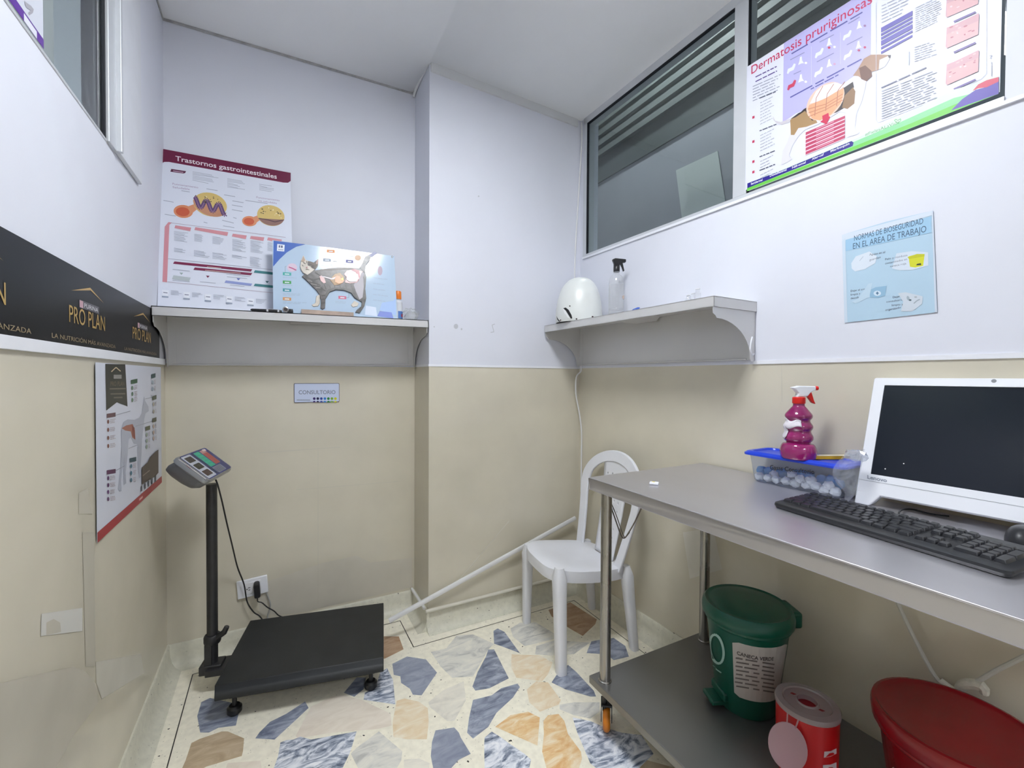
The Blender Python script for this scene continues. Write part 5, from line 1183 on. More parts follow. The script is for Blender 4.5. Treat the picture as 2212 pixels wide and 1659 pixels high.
# crumpled film
CLEAR = film('clear_film', (0.985, 0.99, 0.99), 0.78, (0.84, 0.85, 0.85), 0.06, 0.12)
def crumple(mb, c, s, seed, n=18, amp=.45):
    q0 = len(mb.v); mb.ball((0, 0, 0), 1.0, n)
    for i in range(q0, len(mb.v)):
        q = mb.v[i]; k = 1 + amp * noise.noise(q * 1.7 + V((seed, seed * 2, 0))) + amp * .7 * abs(noise.noise(q * 4.1 + V((0, seed, 3)))) - .1
        q = V((q.x * s[0], q.y * s[1], q.z * s[2])) * k; q.z = max(q.z, -s[2] * .98); mb.v[i] = q + V(c)
    return mb
bx = hit(888, 670, 1, -0.18); bzz = sz1(bx.x)
cb2 = crumple(MB(), (0, 0, .030), (.040, .030, .031), 5.0); crumple(cb2, (.004, -.006, .024), (.03, .022, .022), 9.0, 14, .6)
tag(cb2.build('plastic_bag', CLEAR, None, Matrix.Translation((bx.x - .004, -0.185, bzz)), angle=12), 'crumpled clear plastic bag at the column end of the left shelf', 'bag')
# white plastic cone with slots on the right shelf
CONE = mat('cone_plastic', (0.72, 0.74, 0.72), 0.32, var=.03, scale=12)
cc_ = V((1.795, -0.432, SZ2))
cone = thing('recovery_cone', 'white plastic pet cone with slots and press studs standing on the right shelf', 'cone', cc_)
cpf = smooth_prof([(.118, 0), (.121, .02), (.118, .07), (.108, .13), (.090, .18), (.066, .213), (.036, .231), (.001, .236)], 4)
cp_ = prof_fn(cpf)
va = math.atan2(CC.y - cc_.y, CC.x - cc_.x)            # direction from the cone towards where one stands
rt = va + PI / 2
cm = MB(); Nn = 56; rings = []
for r, z in cpf:
    rings.append([((r * (1 + .10 * math.cos(a - rt + PI))) * math.cos(a) , r * math.sin(a) * .98, z) for a in [2 * PI * i / Nn for i in range(Nn)]])
cm.loft(rings, True, False).build('shell', CONE, cone)
sdir = lambda a, z, k=1.0: V((cp_(z) * (1 + .10 * math.cos(a - rt + PI)) * math.cos(a) * k, cp_(z) * math.sin(a) * .98 * k, z))
def cone_patch(name, pts, m, lift):
    c0 = [sdir(va + a, z) * 1 for a, z in pts]; out = []
    for q in c0:
        n_ = V((q.x, q.y, 0)).normalized(); out.append(q + n_ * lift)
    ctr = sum(out, V()) / len(out); ctr += V((ctr.x, ctr.y, 0)).normalized() * .002
    return MB().add(out + [ctr], [(i, (i + 1) % len(out), len(out)) for i in range(len(out))]).build(name, m, cone, smooth=False, fixn=False)
HOLE = mat('dark_gap', (0.01, 0.01, 0.012), .8)
cone_patch('slot', [(-.72, .066), (-.60, .068), (-.46, .055), (-.34, .030), (-.30, .012), (-.36, .010), (-.46, .030), (-.58, .052)], HOLE, .0012)
cone_patch('slot_flap', [(-.73, .064), (-.60, .052), (-.48, .030), (-.38, .010), (-.50, .018), (-.64, .040)], mat('cone_inside', (.85, .86, .87), .4), .0018)
cone_patch('slot', [(-1.18, .034), (-1.05, .020), (-.92, .004), (-.86, .000), (-.98, .002), (-1.10, .016)], HOLE, .0012)
for a, z, r in ((-.42, .074, .0036), (.52, .020, .0050), (-.14, .008, .0044), (-.86, .008, .004)):
    q = sdir(va + a, z); n_ = V((q.x, q.y, 0)).normalized()
    MB().ball(q + n_ * .0005, r, 10, (1, 1, .8)).build('stud', mat('stud_dark', (.05, .02, .02), .4), cone)
# trigger bottles
def trigger_bottle(label, loc, prof, m_body, neck, collar, m_collar, head, m_head, trig, m_trig, tip=None, m_tip=None, dirv=None, th=.010, liquid=None):
    dv = dirv or V((CR.x, CR.y, 0)).normalized()
    F_ = Frame(loc, dv)
    r = thing('spray_bottle', label, 'bottle', M=F_.M)
    MB().lathe(smooth_prof(prof, 4), 32).build('bottle', m_body, r)
    if liquid: MB().lathe(liquid[0], 28).build('liquid', liquid[1], r)
    MB().lathe(collar, 28).build('collar', m_collar, r, bevel=.0006)
    ex = lambda o, t: MB().prism([(x, -t, z) for x, z in o], (0, 2 * t, 0))
    hd0 = ex(head, th).build('trigger_head', m_head, r, bevel=.003, seg=3)
    ex(trig, th * .55).build('trigger', m_trig, hd0, bevel=.0015)
    if tip: MB().lathe(tip[1], 16, (0, 0, tip[0]), ax='x').build('nozzle', m_tip, hd0)
    return r, F_
CLB = film('clear_bottle', (0.985, 0.985, 0.985), 0.80, (0.80, 0.81, 0.83), 0.05, 0.06)
cl_prof = [(.033, 0), (.036, .005), (.036, .045), (.0350, .050), (.0362, .056), (.036, .15), (.0345, .178), (.028, .202), (.017, .214), (.0145, .220), (.0145, .232)]
r_, FB = trigger_bottle('clear spray bottle with a black trigger on the right shelf beside the cone', (1.845, -0.648, SZ2), cl_prof, CLB, None, [(.0135, .226), (.0150, .230), (.0150, .250), (.0125, .254)], BLACKP,
    [(-.022, .286), (-.008, .292), (.043, .287), (.043, .273), (.029, .271), (.014, .263), (.013, .243), (-.0135, .243), (-.0135, .266)], BLACKP, [(.016, .264), (.028, .270), (.037, .232), (.031, .230), (.024, .250)], BLACKP,
    liquid=([(.0001, .004), (.033, .005), (.0335, .045), (.0335, .165), (.0001, .166)], film('liquid_clear', (.985, .985, .985), .93, (.8, .8, .8), .06)))
mb_ = MB(); curved_patch(mb_, (0, 0), lambda z: .0365, .095, .120, math.radians(-55), math.radians(20), .0008, edge=lambda f, g: -.012 * (1 - f) * g); mb_.build('label', mat('label_tan', (.66, .52, .44), .6), r_, fixn=False)
# packet and vials
pk0 = on_plane(1378, 664, V((rwx(-.8) - .07, -.8, 0)), V((1, .0196, 0)).normalized())
PKF = Frame((pk0.x, pk0.y + .055, SZ2), RE)
pk = thing('packet', 'flattened clear packet with a blue label lying on the right shelf', 'packet', M=PKF.M)
mb_ = MB(); rows = []
for i in range(11):
    for j in range(9):
        f, g = i / 10, j / 8; h = .035 * math.sin(PI * f) ** .7 * math.sin(PI * g) ** .6 + .005 * noise.noise(V((f * 5, g * 5, 1)))
        rows.append((f * .125, -.05 + g * .09, .001 + max(0, h)))
mb_.add(rows, [(i * 9 + j, i * 9 + j + 1, (i + 1) * 9 + j + 1, (i + 1) * 9 + j) for i in range(10) for j in range(8)]).build('wrap', CLEAR, pk, fixn=False, angle=20)
mb_ = MB(); mb_.add([(.022, -.046, .010), (.088, -.040, .012), (.094, -.028, .036), (.078, -.024, .040), (.055, -.03, .034)], [(0, 1, 2, 3, 4)]).build('blue_label', mat('packet_blue', (.05, .12, .50), .4), pk, solid=.001, smooth=False)
MB().add([(.010, -.050, .008), (.060, -.046, .008), (.075, -.036, .030), (.040, -.040, .026)], [(0, 1, 2, 3)]).build('pale_label', mat('packet_pale', (.62, .72, .82), .4), pk, solid=.001, smooth=False)
MB().add([(.066, -.0425, .016), (.076, -.0415, .017), (.078, -.036, .028), (.072, -.037, .027)], [(0, 1, 2, 3)]).build('white_mark', PLW, pk, solid=.0008, smooth=False)
VG = film('vial_glass', (.96, .965, .975), .72, (.88, .89, .92), .10, .03)
for (u, v0, r, h, lb) in ((1487, 640, .0105, .048, 'short clear glass vial on the right shelf, nearest the cone side'), (1497, 637, .0095, .052, 'clear glass vial on the right shelf between two others'), (1507, 634, .0115, .066, 'tallest clear glass vial, on the right shelf nearest the camera end')):
    q = on_plane(u, v0, V((rwx(-1.0) - .10, -1.0, 0)), V((1, .0196, 0)).normalized())
    vt = thing('glass_vial', lb, 'vial', (q.x, q.y, SZ2), group='clear vials on the right shelf')
    MB().lathe([(r * .9, 0), (r, .002), (r, h * .72), (r * .7, h * .82), (r * .7, h)], 18).build('glass', VG, vt)
    MB().lathe([(r * .80, h * .98), (r * .80, h * 1.04)], 16).build('stopper', mat('stopper', (.74, .75, .78), .5), vt)
# ================================================================== THINGS ON THE TABLE
BXM = film('tub_plastic', (.90, .93, .97), .84, (.74, .80, .90), .05, .12)
BLUE_L = mat('lid_blue', (.012, .055, .62), .3, var=.05)
BF = Frame((1.826, -1.352, TZ + .0008), RE)
tub = thing('storage_tub', 'clear plastic tub with a blue lid and handwriting, full of cotton balls', 'tub', M=BF.M)
tr = lambda x0, y0, x1, y1, r, z: [(x, y, z) for x, y in rrect(x0, y0, x1, y1, r, 5)]
cont0 = MB().loft([tr(.004, .004, .256, .110, .02, .0), tr(0, 0, .26, .114, .022, .004), tr(-.010, -.012, .272, .118, .024, .094)], True, False).poly(tr(.004, .004, .256, .110, .02, .0005)).build('container', BXM, tub)
lid0 = MB().loft([tr(-.012, -.014, .274, .120, .024, .088), tr(-.022, -.026, .284, .1215, .026, .090), tr(-.022, -.026, .284, .1215, .026, .096), tr(-.012, -.018, .276, .1185, .024, .103), tr(-.002, -.008, .266, .111, .022, .103), tr(.002, -.004, .262, .108, .02, .0975)]).build('lid', BLUE_L, tub)
MB().prism([(-.022, .02, .0905), (-.040, .035, .092), (-.040, .055, .092), (-.022, .07, .0905)], (0, 0, .003)).build('lid_tab', BLUE_L, lid0)
HWF = Frame(BF.M @ V((-.004, -.0085, .05)), RE, V((-.10, 0, 1)))
a = Art(HWF, -.0022); a.text('Gasas Consultorio', (1664, 1013), (1760, 1024), 9, '#14161c', .012); a.mb.v = [BF.M.inverted() @ (HWF.M @ q) for q in a.mb.v]; a.mb.build('handwriting', None, cont0, smooth=False, fixn=False)
CTW = mat('cotton_white', (.84, .85, .86), .95, bump=.5, bscale=180); CTB = mat('cotton_blue', (.11, .40, .80), .95, bump=.5, bscale=180)
def cotton(u, v, m, x, nm, lb, gp, r):
    q = hit(u, v, 0, x); q.z = max(q.z, TZ + r + .0015)
    o = MB().ball((0, 0, 0), r, 16, (1, 1.05, .92), .35, u * .1).build(nm, m, None, Matrix.Translation(q))
    return tag(o, lb, 'cotton ball', gp)
for u, v in ((1641, 1033), (1659, 1033), (1672, 1025), (1677, 1040), (1698, 1039), (1711, 1026), (1718, 1048), (1742, 1047), (1763, 1050), (1781, 1058), (1805, 1064), (1729, 1034), (1791, 1049), (1752, 1038)):
    cotton(u, v, CTW, 1.851 if v > 1030 else 1.868, 'cotton_ball', 'white cotton ball inside the clear blue-lidded tub', 'white cotton balls in the tub', .0140)
for u, v in ((1646, 1016), (1688, 1022), (1721, 1025), (1748, 1030), (1776, 1036), (1796, 1038), (1662, 1018), (1735, 1026), (1810, 1046)):
    cotton(u, v, CTB, 1.902, 'blue_cotton_ball', 'blue cotton ball behind the white ones inside the clear tub', 'blue cotton balls in the tub', .0165)
LIDZ = TZ + .0008 + .0985
PNK = mat('bottle_pink', (.30, .012, .13), .12, coat=.6, var=.25, scale=9)
RED = mat('trigger_red', (.72, .015, .012), .3); HWH = mat('trigger_white', (.84, .86, .90), .35)
pk_prof = [(.040, 0), (.046, .004), (.0495, .026), (.043, .045), (.0325, .0505), (.0390, .060), (.0392, .071), (.0330, .085), (.0375, .095), (.0380, .104), (.0305, .118), (.0362, .128), (.0362, .138), (.0245, .154), (.0195, .160), (.0158, .165), (.0158, .175)]
bq = hit(1722, 991, 2, LIDZ)
rp, PF = trigger_bottle('pink ribbed spray bottle with a white and red trigger standing on the blue lid', (bq.x + .008, bq.y + .002, LIDZ), pk_prof, PNK, None, [(.0165, .171), (.0178, .173), (.0178, .190), (.0150, .192)], RED,
    [(-.026, .221), (-.004, .2265), (.047, .2255), (.047, .213), (.032, .207), (.022, .194), (-.011, .191), (-.005, .203), (-.016, .215)], HWH, [(.022, .196), (.036, .207), (.044, .182), (.0495, .170), (.039, .174), (.030, .186)], RED,
    (.2192, [(.0062, .047), (.0066, .049), (.0066, .057), (.0055, .058)]), RED, th=.0095)
la = lambda d: math.radians(d)
vl = math.degrees(math.atan2(CC.y - bq.y, CC.x - bq.x) - math.atan2(PF.ex.y, PF.ex.x))
pf_ = prof_fn(smooth_prof(pk_prof, 4))
PAP = mat('torn_paper', (.74, .70, .76), .8, var=.08, scale=60)
mb_ = MB(); curved_patch(mb_, (0, 0), pf_, .100, .119, la(vl - 95), la(vl + 12), .0022, 18, 4, edge=lambda f, g: .010 * (g - .5) * (1 - f) + .004 * math.sin(f * 9)); curved_patch(mb_, (0, 0), pf_, .066, .098, la(vl - 100), la(vl - 48), .0026, 10, 5, edge=lambda f, g: .006 * math.sin(f * 7 + g * 4)); mb_.build('torn_label', PAP, rp, solid=.0004, fixn=False)
ST = Frame(V((0, 0, 0)), RE)
sa_, sb_ = hit(1752, 989, 2, LIDZ + .004), hit(1838, 989, 2, LIDZ + .004)
sb_ = sa_ + (sb_ - sa_).normalized() * .16
SF = Frame(V((sa_.x, sa_.y, LIDZ)), sb_ - sa_)
sk = thing('yellow_stick', 'flat yellow stick lying on the blue lid beside the pink bottle', 'stick', M=SF.M)
MB().box((0, -.007, .0003), (.14, .007, .0115)).build('stick', mat('stick_yellow', (.85, .50, .02), .45), sk, bevel=.001)
MB().box((0, -.0073, .0105), (.14, .0073, .0128)).build('pale_edge', mat('stick_pale', (.84, .76, .52), .5), sk, bevel=.0008)
# clear bag hanging over the right end of the tub
bgv = []; nu, nv = 16, 20
for j in range(nv + 1):
    for i in range(nu + 1):
        f, g = i / nu, j / nv
        w0 = (1832 - 30 * math.sin(PI * min(1, g * 1.15)) - 8 * g, 1868 - 18 * g)
        u = w0[0] + (w0[1] - w0[0]) * f; v = 976 + 100 * g + 6 * math.sin(f * 5)
        xx = 1.800 - .012 * math.sin(PI * f) * math.sin(PI * g) + .012 * noise.noise(V((f * 4, g * 5, 2))) + .006 * abs(noise.noise(V((f * 9, g * 11, 5)))) - .004
        q = hit(u, v, 0, xx); bgv.append(q)
mb_ = MB().add(bgv, [(j * (nu + 1) + i, j * (nu + 1) + i + 1, (j + 1) * (nu + 1) + i + 1, (j + 1) * (nu + 1) + i) for j in range(nv) for i in range(nu)])
q0 = hit(1850, 984, 0, 1.81); crumple(mb_, q0, (.012, .026, .016), 3.0, 14, .6)
tag(mb_.build('clear_bag', film('bag_film', (.95, .965, .985), .72, (.78, .82, .90), .07, .10), angle=14, fixn=False), 'crumpled clear plastic bag draped over the tub end next to the screen', 'bag')
# all-in-one computer
er = V((0.044, -0.999, 0)); eu = V((0.115, -0.006, 0.351))
MF = Frame(hit(1845, 1086, 2, TZ + .001), er, eu)
mon = thing('computer_screen', 'white all-in-one computer with a dark screen standing on the steel table', 'computer', M=MF.M)
xw = MF.m(2147, 823)[0] * 2; zt_ = MF.m(1902, 816)[1]
zc = MF.m(1900, 1071)[1]                        # underside of the chin
xs0, zs1 = MF.m(1914, 832); xs0b, zs0 = MF.m(1877, 1023)
xs0 = (xs0 + xs0b) / 2; xs1 = xw - xs0
WPL = mat('computer_white', (.80, .815, .86), .35, var=.015)
def slab(mb, x0, z0, x1, z1, r, y0, y1): return mb.loft([[(x, y0 + .003, z) for x, z in rrect(x0 + .002, z0 + .002, x1 - .002, z1 - .002, r, 4)], [(x, y0 + .0045, z) for x, z in rrect(x0, z0, x1, z1, r, 4)], [(x, y1, z) for x, z in rrect(x0 + .002, z0 + .002, x1 - .002, z1 - .002, r, 4)]])
bz_ = MB()
ring_o = rrect(0, zc, xw, zt_, .006, 5); ring_i = rrect(xs0, zs0, xs1, zs1, .0015, 5)
bz_.loft([[(x, .028, z) for x, z in ring_o], [(x, .002, z) for x, z in ring_o], [(x, 0, z) for x, z in rrect(.0015, zc + .0015, xw - .0015, zt_ - .0015, .006, 5)], [(x, 0, z) for x, z in ring_i], [(x, .003, z) for x, z in ring_i]], True, False)
bz_.poly([(x, .028, z) for x, z in ring_o])
bez = bz_.build('bezel', WPL, mon)
SCR = mat('screen_dark', (.010, .013, .020), .16, spec=.22)
scr0 = MB().poly([(xs0 - .001, .0025, zs0 - .001), (xs1 + .001, .0025, zs0 - .001), (xs1 + .001, .0025, zs1 + .001), (xs0 - .001, .0025, zs1 + .001)]).build('screen', SCR, mon, smooth=False)
zl = MF.m(1862, 1036)[1]
MB().box((.001, -.0006, zl - .0006), (xw - .001, .0004, zl + .0006)).build('chin_seam', mat('seam_grey', (.38, .39, .42), .5), mon, smooth=False)
for s in (0, 1):
    X = (lambda x: x) if s == 0 else (lambda x: xw - x)
    MB().prism([(X(0.0), 0, 0.0), (X(.034), 0, 0.0), (X(.058), 0, zc + .004), (X(0.0), 0, zc + .004)], V((0, .951, .309)) * .040).build('foot', WPL, mon, bevel=.003)
inv = MF.M.inverted(); 
bk = [inv @ (MF.loc + V((dx, 0, dz)) + er * (xw / 2)) for dx, dz in ((.10, .12), (.098, .0))]
MB().prism([(xw / 2 - .05, .03, .10), (xw / 2 + .05, .03, .10), (xw / 2 + .05, bk[1].y - .006, bk[1].z + .010), (xw / 2 - .05, bk[1].y - .006, bk[1].z + .010)], (0, .006, .0)).build('stand', WPL, mon, bevel=.002)
MB().lathe([(.0001, -.0008), (.0045, -.0008), (.0045, .002)], 20, (xw / 2, 0, MF.m(2147, 823)[1]), ax='y').build('webcam', mat('cam_grey', (.24, .25, .27), .25), bez)
a = Art(MF, -.0008); a.text('Lenovo', (1874, 1034), (1916, 1042), 8, '#8d93a1', .02)
for (u, v) in ((1951.5, 1001), (1911.5, 1012.5)): pass
a.mb.build('lettering', None, bez, smooth=False, fixn=False)
for (u, v) in ((1951.5, 1001), (1911.5, 1012.5)):
    x, z = MF.m(u, v); MB().ball((x, .0022, z), .0016, 8, (1, .4, 1)).build('screen_spot', mat('spot_white', (.9, .9, .9), .4), scr0)
# keyboard: every key a part
kl = V((1.5823, -1.5687, 0)); kr = V((1.5198, -2.0243, 0))
KF = Frame((kl.x, kl.y, TZ + .0035), kr - kl, V((0.99 * -.075, .136 * .075, 1)))
kb = thing('keyboard', 'black full-size keyboard lying in front of the white computer', 'keyboard', M=KF.M)
KBM = mat('keyboard_black', (.016, .017, .020), .38, bump=.06, bscale=300); KEYM = mat('key_black', (.020, .021, .025), .30)
MB().loft([[(x, y, -.0025) for x, y in rrect(.004, .003, .453, .155, .010, 4)], [(x, y, .005) for x, y in rrect(0, 0, .457, .158, .013, 4)], [(x, y, .010) for x, y in rrect(.001, .002, .456, .157, .012, 4)], [(x, y, .012) for x, y in rrect(.005, .007, .452, .153, .010, 4)]]).build('case', KBM, kb)
U_ = .019; rows = []
x0, y0 = .0105, .026
def kadd(x, row, w=1, h=1, off=0): rows.append((x0 + x * U_ + off, y0 + row * U_, w * U_, h * U_))
for x, w in ((0, 1.25), (1.25, 1.25), (2.5, 1.25), (3.75, 6.25), (10, 1.25), (11.25, 1.25), (12.5, 1.25), (13.75, 1.25)): kadd(x, 0, w)
kadd(0, 1, 2.25); [kadd(2.25 + i, 1) for i in range(10)]; kadd(12.25, 1, 2.75)
kadd(0, 2, 1.75); [kadd(1.75 + i, 2) for i in range(11)]; kadd(12.75, 2, 2.25)
kadd(0, 3, 1.5); [kadd(1.5 + i, 3) for i in range(12)]; kadd(13.5, 3, 1.5)
[kadd(i, 4) for i in range(13)]; kadd(13, 4, 2)
FR_ = 5.25
kadd(0, FR_, 1)
for g, xs in enumerate((2, 6.5, 11)): [kadd(xs + i, FR_) for i in range(4)]
NX = .007
for i in range(3):
    kadd(15 + i, 0, off=NX); kadd(15 + i, 3, off=NX); kadd(15 + i, 4, off=NX); kadd(15 + i, FR_, off=NX)
kadd(16, 1, off=NX)
NP = .013
kadd(18, 0, 2, off=NP); kadd(20, 0, off=NP)
for r_i in (1, 2, 3): [kadd(18 + i, r_i, off=NP) for i in range(3)]
[kadd(18 + i, 4, off=NP) for i in range(3)]
last = []
keymesh = {}
def key_mb(w, h, ox=0, oy=0, mb=None):
    mb = mb or MB(); g = .0006
    return mb.loft([[(ox + x, oy + y, .011) for x, y in rrect(g, g, w - g, h - g, .0015, 2)], [(ox + x, oy + y, .0165) for x, y in rrect(g + .0016, g + .0014, w - g - .0016, h - g - .0012, .002, 2)], [(ox + x, oy + y, .0183) for x, y in rrect(g + .0026, g + .0022, w - g - .0026, h - g - .0018, .002, 2)]])
for x, y, w, h in rows:
    k = (round(w, 4), round(h, 4))
    if k not in keymesh:
        o = key_mb(w, h).build('key', KEYM, kb); keymesh[k] = o
    else:
        o = keymesh[k].copy(); COL.objects.link(o); o.parent = kb
    o.location = (x, y, 0)
mb_ = MB()
for x, r_i, h in ((21, 0, 2), (21, 2, 2), (21, 4, 1)): key_mb(U_, h * U_, x0 + x * U_ + NP, y0 + r_i * U_, mb_)
tag(mb_.build('key', KEYM, kb), kind='stuff')
kc = [hit(1941, 1112, 2, TZ + .012), hit(1944, 1104, 2, TZ + .014), hit(1955, 1100, 2, TZ + .006), hit(1975, 1101, 2, TZ + .003), hit(2010, 1110, 2, TZ + .003), hit(2050, 1115, 2, TZ + .003)]
tag(MB().tube(kc, .0019, 8, 5).build('keyboard_cable', CORD), 'thin black cable curling from the back of the keyboard under the computer', 'cable')
mq = hit(2216, 1172, 2, TZ)
ms = MB(); rings = []
for k in range(9):
    f = k / 8; z = .034 * math.sin(f * PI / 2); s_ = math.cos(f * PI / 2) ** .6
    rings.append([(mq.x + .052 * s_ * math.cos(t), mq.y + .030 * s_ * math.sin(t), TZ + .001 + z) for t in [2 * PI * i / 24 for i in range(24)]])
tag(ms.loft(rings).build('computer_mouse', KBM), 'black mouse behind the right end of the keyboard, cut by the picture edge', 'mouse')
tk = hit(1413, 1045, 2, TZ + .002)
TKF = Frame((tk.x, tk.y, TZ + .0005), V((.62, -.78, 0)), V((0.03, .02, 1)))
tok = thing('small_tile', 'tiny white tile with a yellow dot lying alone on the steel table', 'tile', M=TKF.M)
MB().box((-.014, -.013, 0), (.014, .013, .007)).build('tile', PLW, tok, bevel=.002)
MB().lathe([(.0001, .0074), (.005, .0074), (.005, .0066)], 16, (-.002, .003, 0)).build('dot', mat('dot_yellow', (.85, .70, .15), .5), tok)
# ================================================================== BINS ON THE LOWER SHELF
class Cyl:
    """round surface to print on: angle * r0 and height as flat axes"""
    def __init__(s, c, R, r0): s.c = V(c); s.R = R; s.r0 = r0
    def m(s, u, v):
        d = ray(u, v); o = CC - s.c; r = s.r0
        for _ in range(12):
            A_ = d.x ** 2 + d.y ** 2; B_2 = o.x * d.x + o.y * d.y; C_ = o.x ** 2 + o.y ** 2 - r * r
            t = (-B_2 - math.sqrt(max(0, B_2 * B_2 - A_ * C_))) / A_
            q = CC + d * t; r = s.R(q.z - s.c.z)
        a = math.atan2(q.y - s.c.y, q.x - s.c.x)
        return (a * s.r0, q.z - s.c.z)
    def wrap(s, mb):
        mb.v = [V(((s.R(q.z) - q.y) * math.cos(q.x / s.r0), (s.R(q.z) - q.y) * math.sin(q.x / s.r0), q.z)) for q in mb.v]; return mb
def bent_sheet(art, pts, col, n=10):
    """label with rounded corners as a fan of narrow strips so that it can follow the curve"""
    xs = [q[0] for q in pts]; zs = [q[1] for q in pts]; x0_, x1_ = min(xs), max(xs); z0_, z1_ = min(zs), max(zs); r = .008
    art.mb.use(ink(col, .6)); cols = []
    for i in range(n + 1):
        x = x0_ + (x1_ - x0_) * i / n; e = min(x - x0_, x1_ - x); dz = 0 if e >= r else r - math.sqrt(max(0, r * r - (r - e) ** 2))
        cols.append(((x, -.0008, z0_ + dz), (x, -.0008, z1_ - dz)))
    for i in range(n): art.mb.add([cols[i][0], cols[i + 1][0], cols[i + 1][1], cols[i][1]], [(0, 1, 2, 3)])
GRN = mat('bin_green', (.004, .085, .056), .34, var=.06)
GC = V((1.7355, -1.4006, SZ + .0008))
gz = .4985 - SZ
g_prof = [(.083, 0), (.087, .006), (.118, .262), (.122, .270), (.126, .272), (.126, .288)]
gb = thing('pedal_bin', 'green lidded pedal bin with a white label on the lower shelf', 'bin', GC)
gbody = MB().lathe(g_prof, 40).build('body', GRN, gb)
glid = MB().lathe([(.129, .280), (.1325, .284), (.1338, .300), (.131, .314), (.123, .3235), (.117, .3215), (.114, .3205), (.108, .3225), (.06, .327), (.0001, .329)], 44, caps=False).build('lid', GRN, gb)
hq = hit(1728, 1318, 2, SZ + .30) - GC; hq.z = 0; ha_ = math.atan2(hq.y, hq.x)
Rz = Matrix.Rotation(ha_, 4, 'Z')
h_ = MB().boxm(Rz, (.110, -.045, .262), (.152, .045, .312)); h_.build('hinge', GRN, glid, bevel=.008, seg=3)
p_q = hit(1538, 1505, 2, SZ + .02) - GC; pa_ = math.atan2(p_q.y, p_q.x); Rp = Matrix.Rotation(pa_, 4, 'Z')
MB().boxm(Rp, (.070, -.032, .012), (.128, .032, .028)).boxm(Rp, (.068, -.04, .028), (.095, .04, .055)).build('pedal', GRN, gb, bevel=.005)
gy = Cyl(GC, prof_fn(g_prof), .105)
a = Art(gy, -.0014, 4e-6)
tl = gy.m(1582, 1384); br = gy.m(1680, 1514); tr_ = gy.m(1680, 1396); bl = gy.m(1583, 1490)
zz0 = (br[1] + bl[1]) / 2; zz1 = (tl[1] + tr_[1]) / 2
bent_sheet(a, [(tl[0], zz0), (br[0], zz1)], '#b9b4b0')
a.text('CANECA VERDE', (1592, 1413), (1670, 1426), 7.5, '#3c3634', .02)
for k in range(8):
    y = 1421 + k * 8.6
    for f0, f1 in ((.0, .18), (.24, .55), (.66, .98)) if k % 2 == 0 else ((.0, .34), (.42, .60), (.68, .96)):
        f0 += random.uniform(-.02, .03); x0_, x1_ = 1589 + 85 * f0, 1589 + 85 * f1
        a.line([(x0_, y + 14 * f0), ((x0_ + x1_) / 2, y + 7 * (f0 + f1)), (x1_, y + 14 * f1)], 3.2, '#6d6664')
ringp = [(1549 + 14.5 * math.cos(t) + 3 * math.sin(t), 1402 + 31 * math.sin(t) + 3 * math.cos(t)) for t in [2 * PI * k / 28 for k in range(29)]]
a.line(ringp, 5.2, '#9fc0ba'); a.line([(1539.5, 1330), (1546, 1338), (1553, 1342)], 4, '#b9cfc9'); a.line([(1541, 1437), (1550, 1447), (1559, 1453)], 2.6, '#8fb0aa')
gy.wrap(a.mb).build('label', None, gbody, smooth=False, fixn=False)
# sharps container
RD = mat('sharps_red', (.50, .008, .010), .36, var=.05); LIDC = film('lid_milky', (.92, .88, .88), .35, (.55, .50, .51), .08, .25)
SCC = V((1.6442, -1.6324, SZ + .0008)); sh_ = .36 - SZ
s_prof = [(.066, 0), (.0695, .004), (.0715, sh_ - .02), (.0715, sh_ - .012)]
sp = thing('sharps_container', 'red sharps container with a milky round lid, between the green and the red bin', 'container', SCC)
sbody = MB().lathe(s_prof, 36, caps=False).poly([(.066 * math.cos(t), .066 * math.sin(t), 0) for t in [2 * PI * k / 36 for k in range(36)]]).build('body', RD, sp)
slid = MB().lathe([(.0722, sh_ - .014), (.0745, sh_ - .012), (.0745, sh_ - .003), (.0725, sh_), (.060, sh_), (.057, sh_ + .0015), (.054, sh_ - .002), (.027, sh_ - .002), (.0255, sh_ + .002), (.023, sh_ + .002), (.022, sh_ - .010)], 40, caps=False).build('lid', LIDC, sp)
MB().lathe([(.0001, sh_ - .020), (.069, sh_ - .020)], 30, caps=False).build('inner_shade', mat('sharps_inner', (.32, .008, .02), .5), sp)
dv_ = V((CC.x - SCC.x, CC.y - SCC.y, 0)).normalized(); sv = V((-dv_.y, dv_.x, 0))      # sv points to the left seen from the front
for ang, r in ((PI * .80, .040), (PI * 1.78, .040)):
    q = -sv * (r * math.cos(ang) * -1) + dv_ * (r * math.sin(ang) * -.6)
    MB().prism([q + V((0, 0, sh_ - .0015)) + e for e in (sv * .008 - dv_ * .002, sv * .002 + dv_ * .004, -sv * .006 + dv_ * .002, -sv * .002 - dv_ * .004)], (0, 0, .0008)).build('lid_slot', mat('slot_red', (.20, .005, .012), .5), slid, smooth=False)
fn = (dv_ + sv * .35 + V((0, 0, .28))).normalized()
fc = on_plane(1701, 1612, SCC + dv_ * .088 + V((0, 0, .1)), fn) - SCC
fu = V((0, 0, 1)) - fn * fn.z; fu.normalize(); fs_ = fu.cross(fn)
rf = .045
MB().loft([[fc + fs_ * (rf * .98 * math.cos(t)) + fu * (rf * 1.2 * math.sin(t)) + fn * h for t in [2 * PI * k / 32 for k in range(32)]] for h in (0, .002)]).build('flap_disc', film('flap_milky', (.95, .80, .82), .30, (.62, .42, .46), .06, .3), sp)
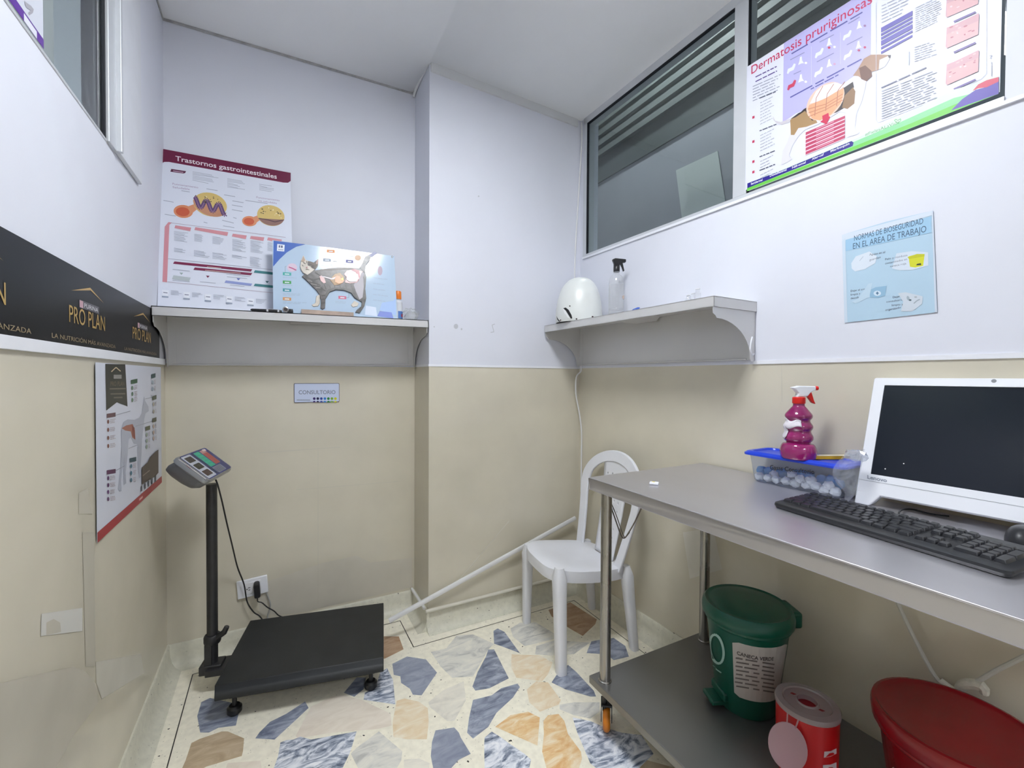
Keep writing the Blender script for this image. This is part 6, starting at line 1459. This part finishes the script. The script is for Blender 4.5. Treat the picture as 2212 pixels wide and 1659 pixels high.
for u0, v0, u1, v1 in ((1701, 1541, 1700, 1562), (1725, 1553, 1717, 1574)):
    A_ = on_plane(u0, v0, SCC + dv_ * .0745 + V((0, 0, .1)), dv_) - SCC; B2 = on_plane(u1, v1, SCC + fc, fn) - SCC
    MB().tube([A_, (A_ + B2) / 2 + dv_ * .004, B2], .0018, 6, 3).build('strap', film('strap_milky', (.95, .80, .82), .3, (.66, .45, .48), .06, .3), sp)
sy = Cyl(SCC, prof_fn(s_prof), .0705); a = Art(sy, -.001, 4e-6)
for px in ([(1780, 1623), (1793, 1622), (1806, 1616), (1806, 1627), (1793, 1634), (1779, 1636)], [(1777, 1652), (1793, 1651), (1806, 1646), (1806, 1664), (1777, 1668)]): a.poly(px, '#c9b9bc')
sy.wrap(a.mb).build('marking', None, sbody, smooth=False, fixn=False)
# big red bin
RB = mat('bin_red', (.25, .004, .009), .22, var=.08)
RC = V((1.763, -1.888, SZ + .0008)); r_prof = [(.104, 0), (.108, .006), (.135, .205), (.139, .212), (.143, .214), (.143, .228)]
rb_ = thing('red_bin', 'large red bin with a flared lid at the right end of the lower shelf', 'bin', RC)
rbody = MB().lathe(r_prof, 44).build('body', RB, rb_)
MB().lathe([(.146, .222), (.1495, .226), (.152, .244), (.1525, .256), (.150, .2645), (.143, .266), (.139, .262), (.13, .259), (.07, .261), (.0001, .262)], 48, caps=False).build('lid', RB, rb_)
ry = Cyl(RC, prof_fn(r_prof), .125); a = Art(ry, -.001, 4e-6)
q0, q1 = ry.m(1925, 1640), ry.m(1985, 1700)
bent_sheet(a, [(q0[0], q0[1] - .09), (q1[0], q0[1] - .012)], '#c9bcc0')
for k in range(6): a.raw([(q0[0] + .008, q0[1] - .03 - k * .009), (q1[0] - .008, q0[1] - .03 - k * .009), (q1[0] - .008, q0[1] - .027 - k * .009), (q0[0] + .008, q0[1] - .027 - k * .009)], '#6d6064')
ry.wrap(a.mb).build('label', None, rbody, smooth=False, fixn=False)
hb = hit(1935, 1462, 2, SZ + .25) - RC; Rr = Matrix.Rotation(math.atan2(hb.y, hb.x) , 4, 'Z')
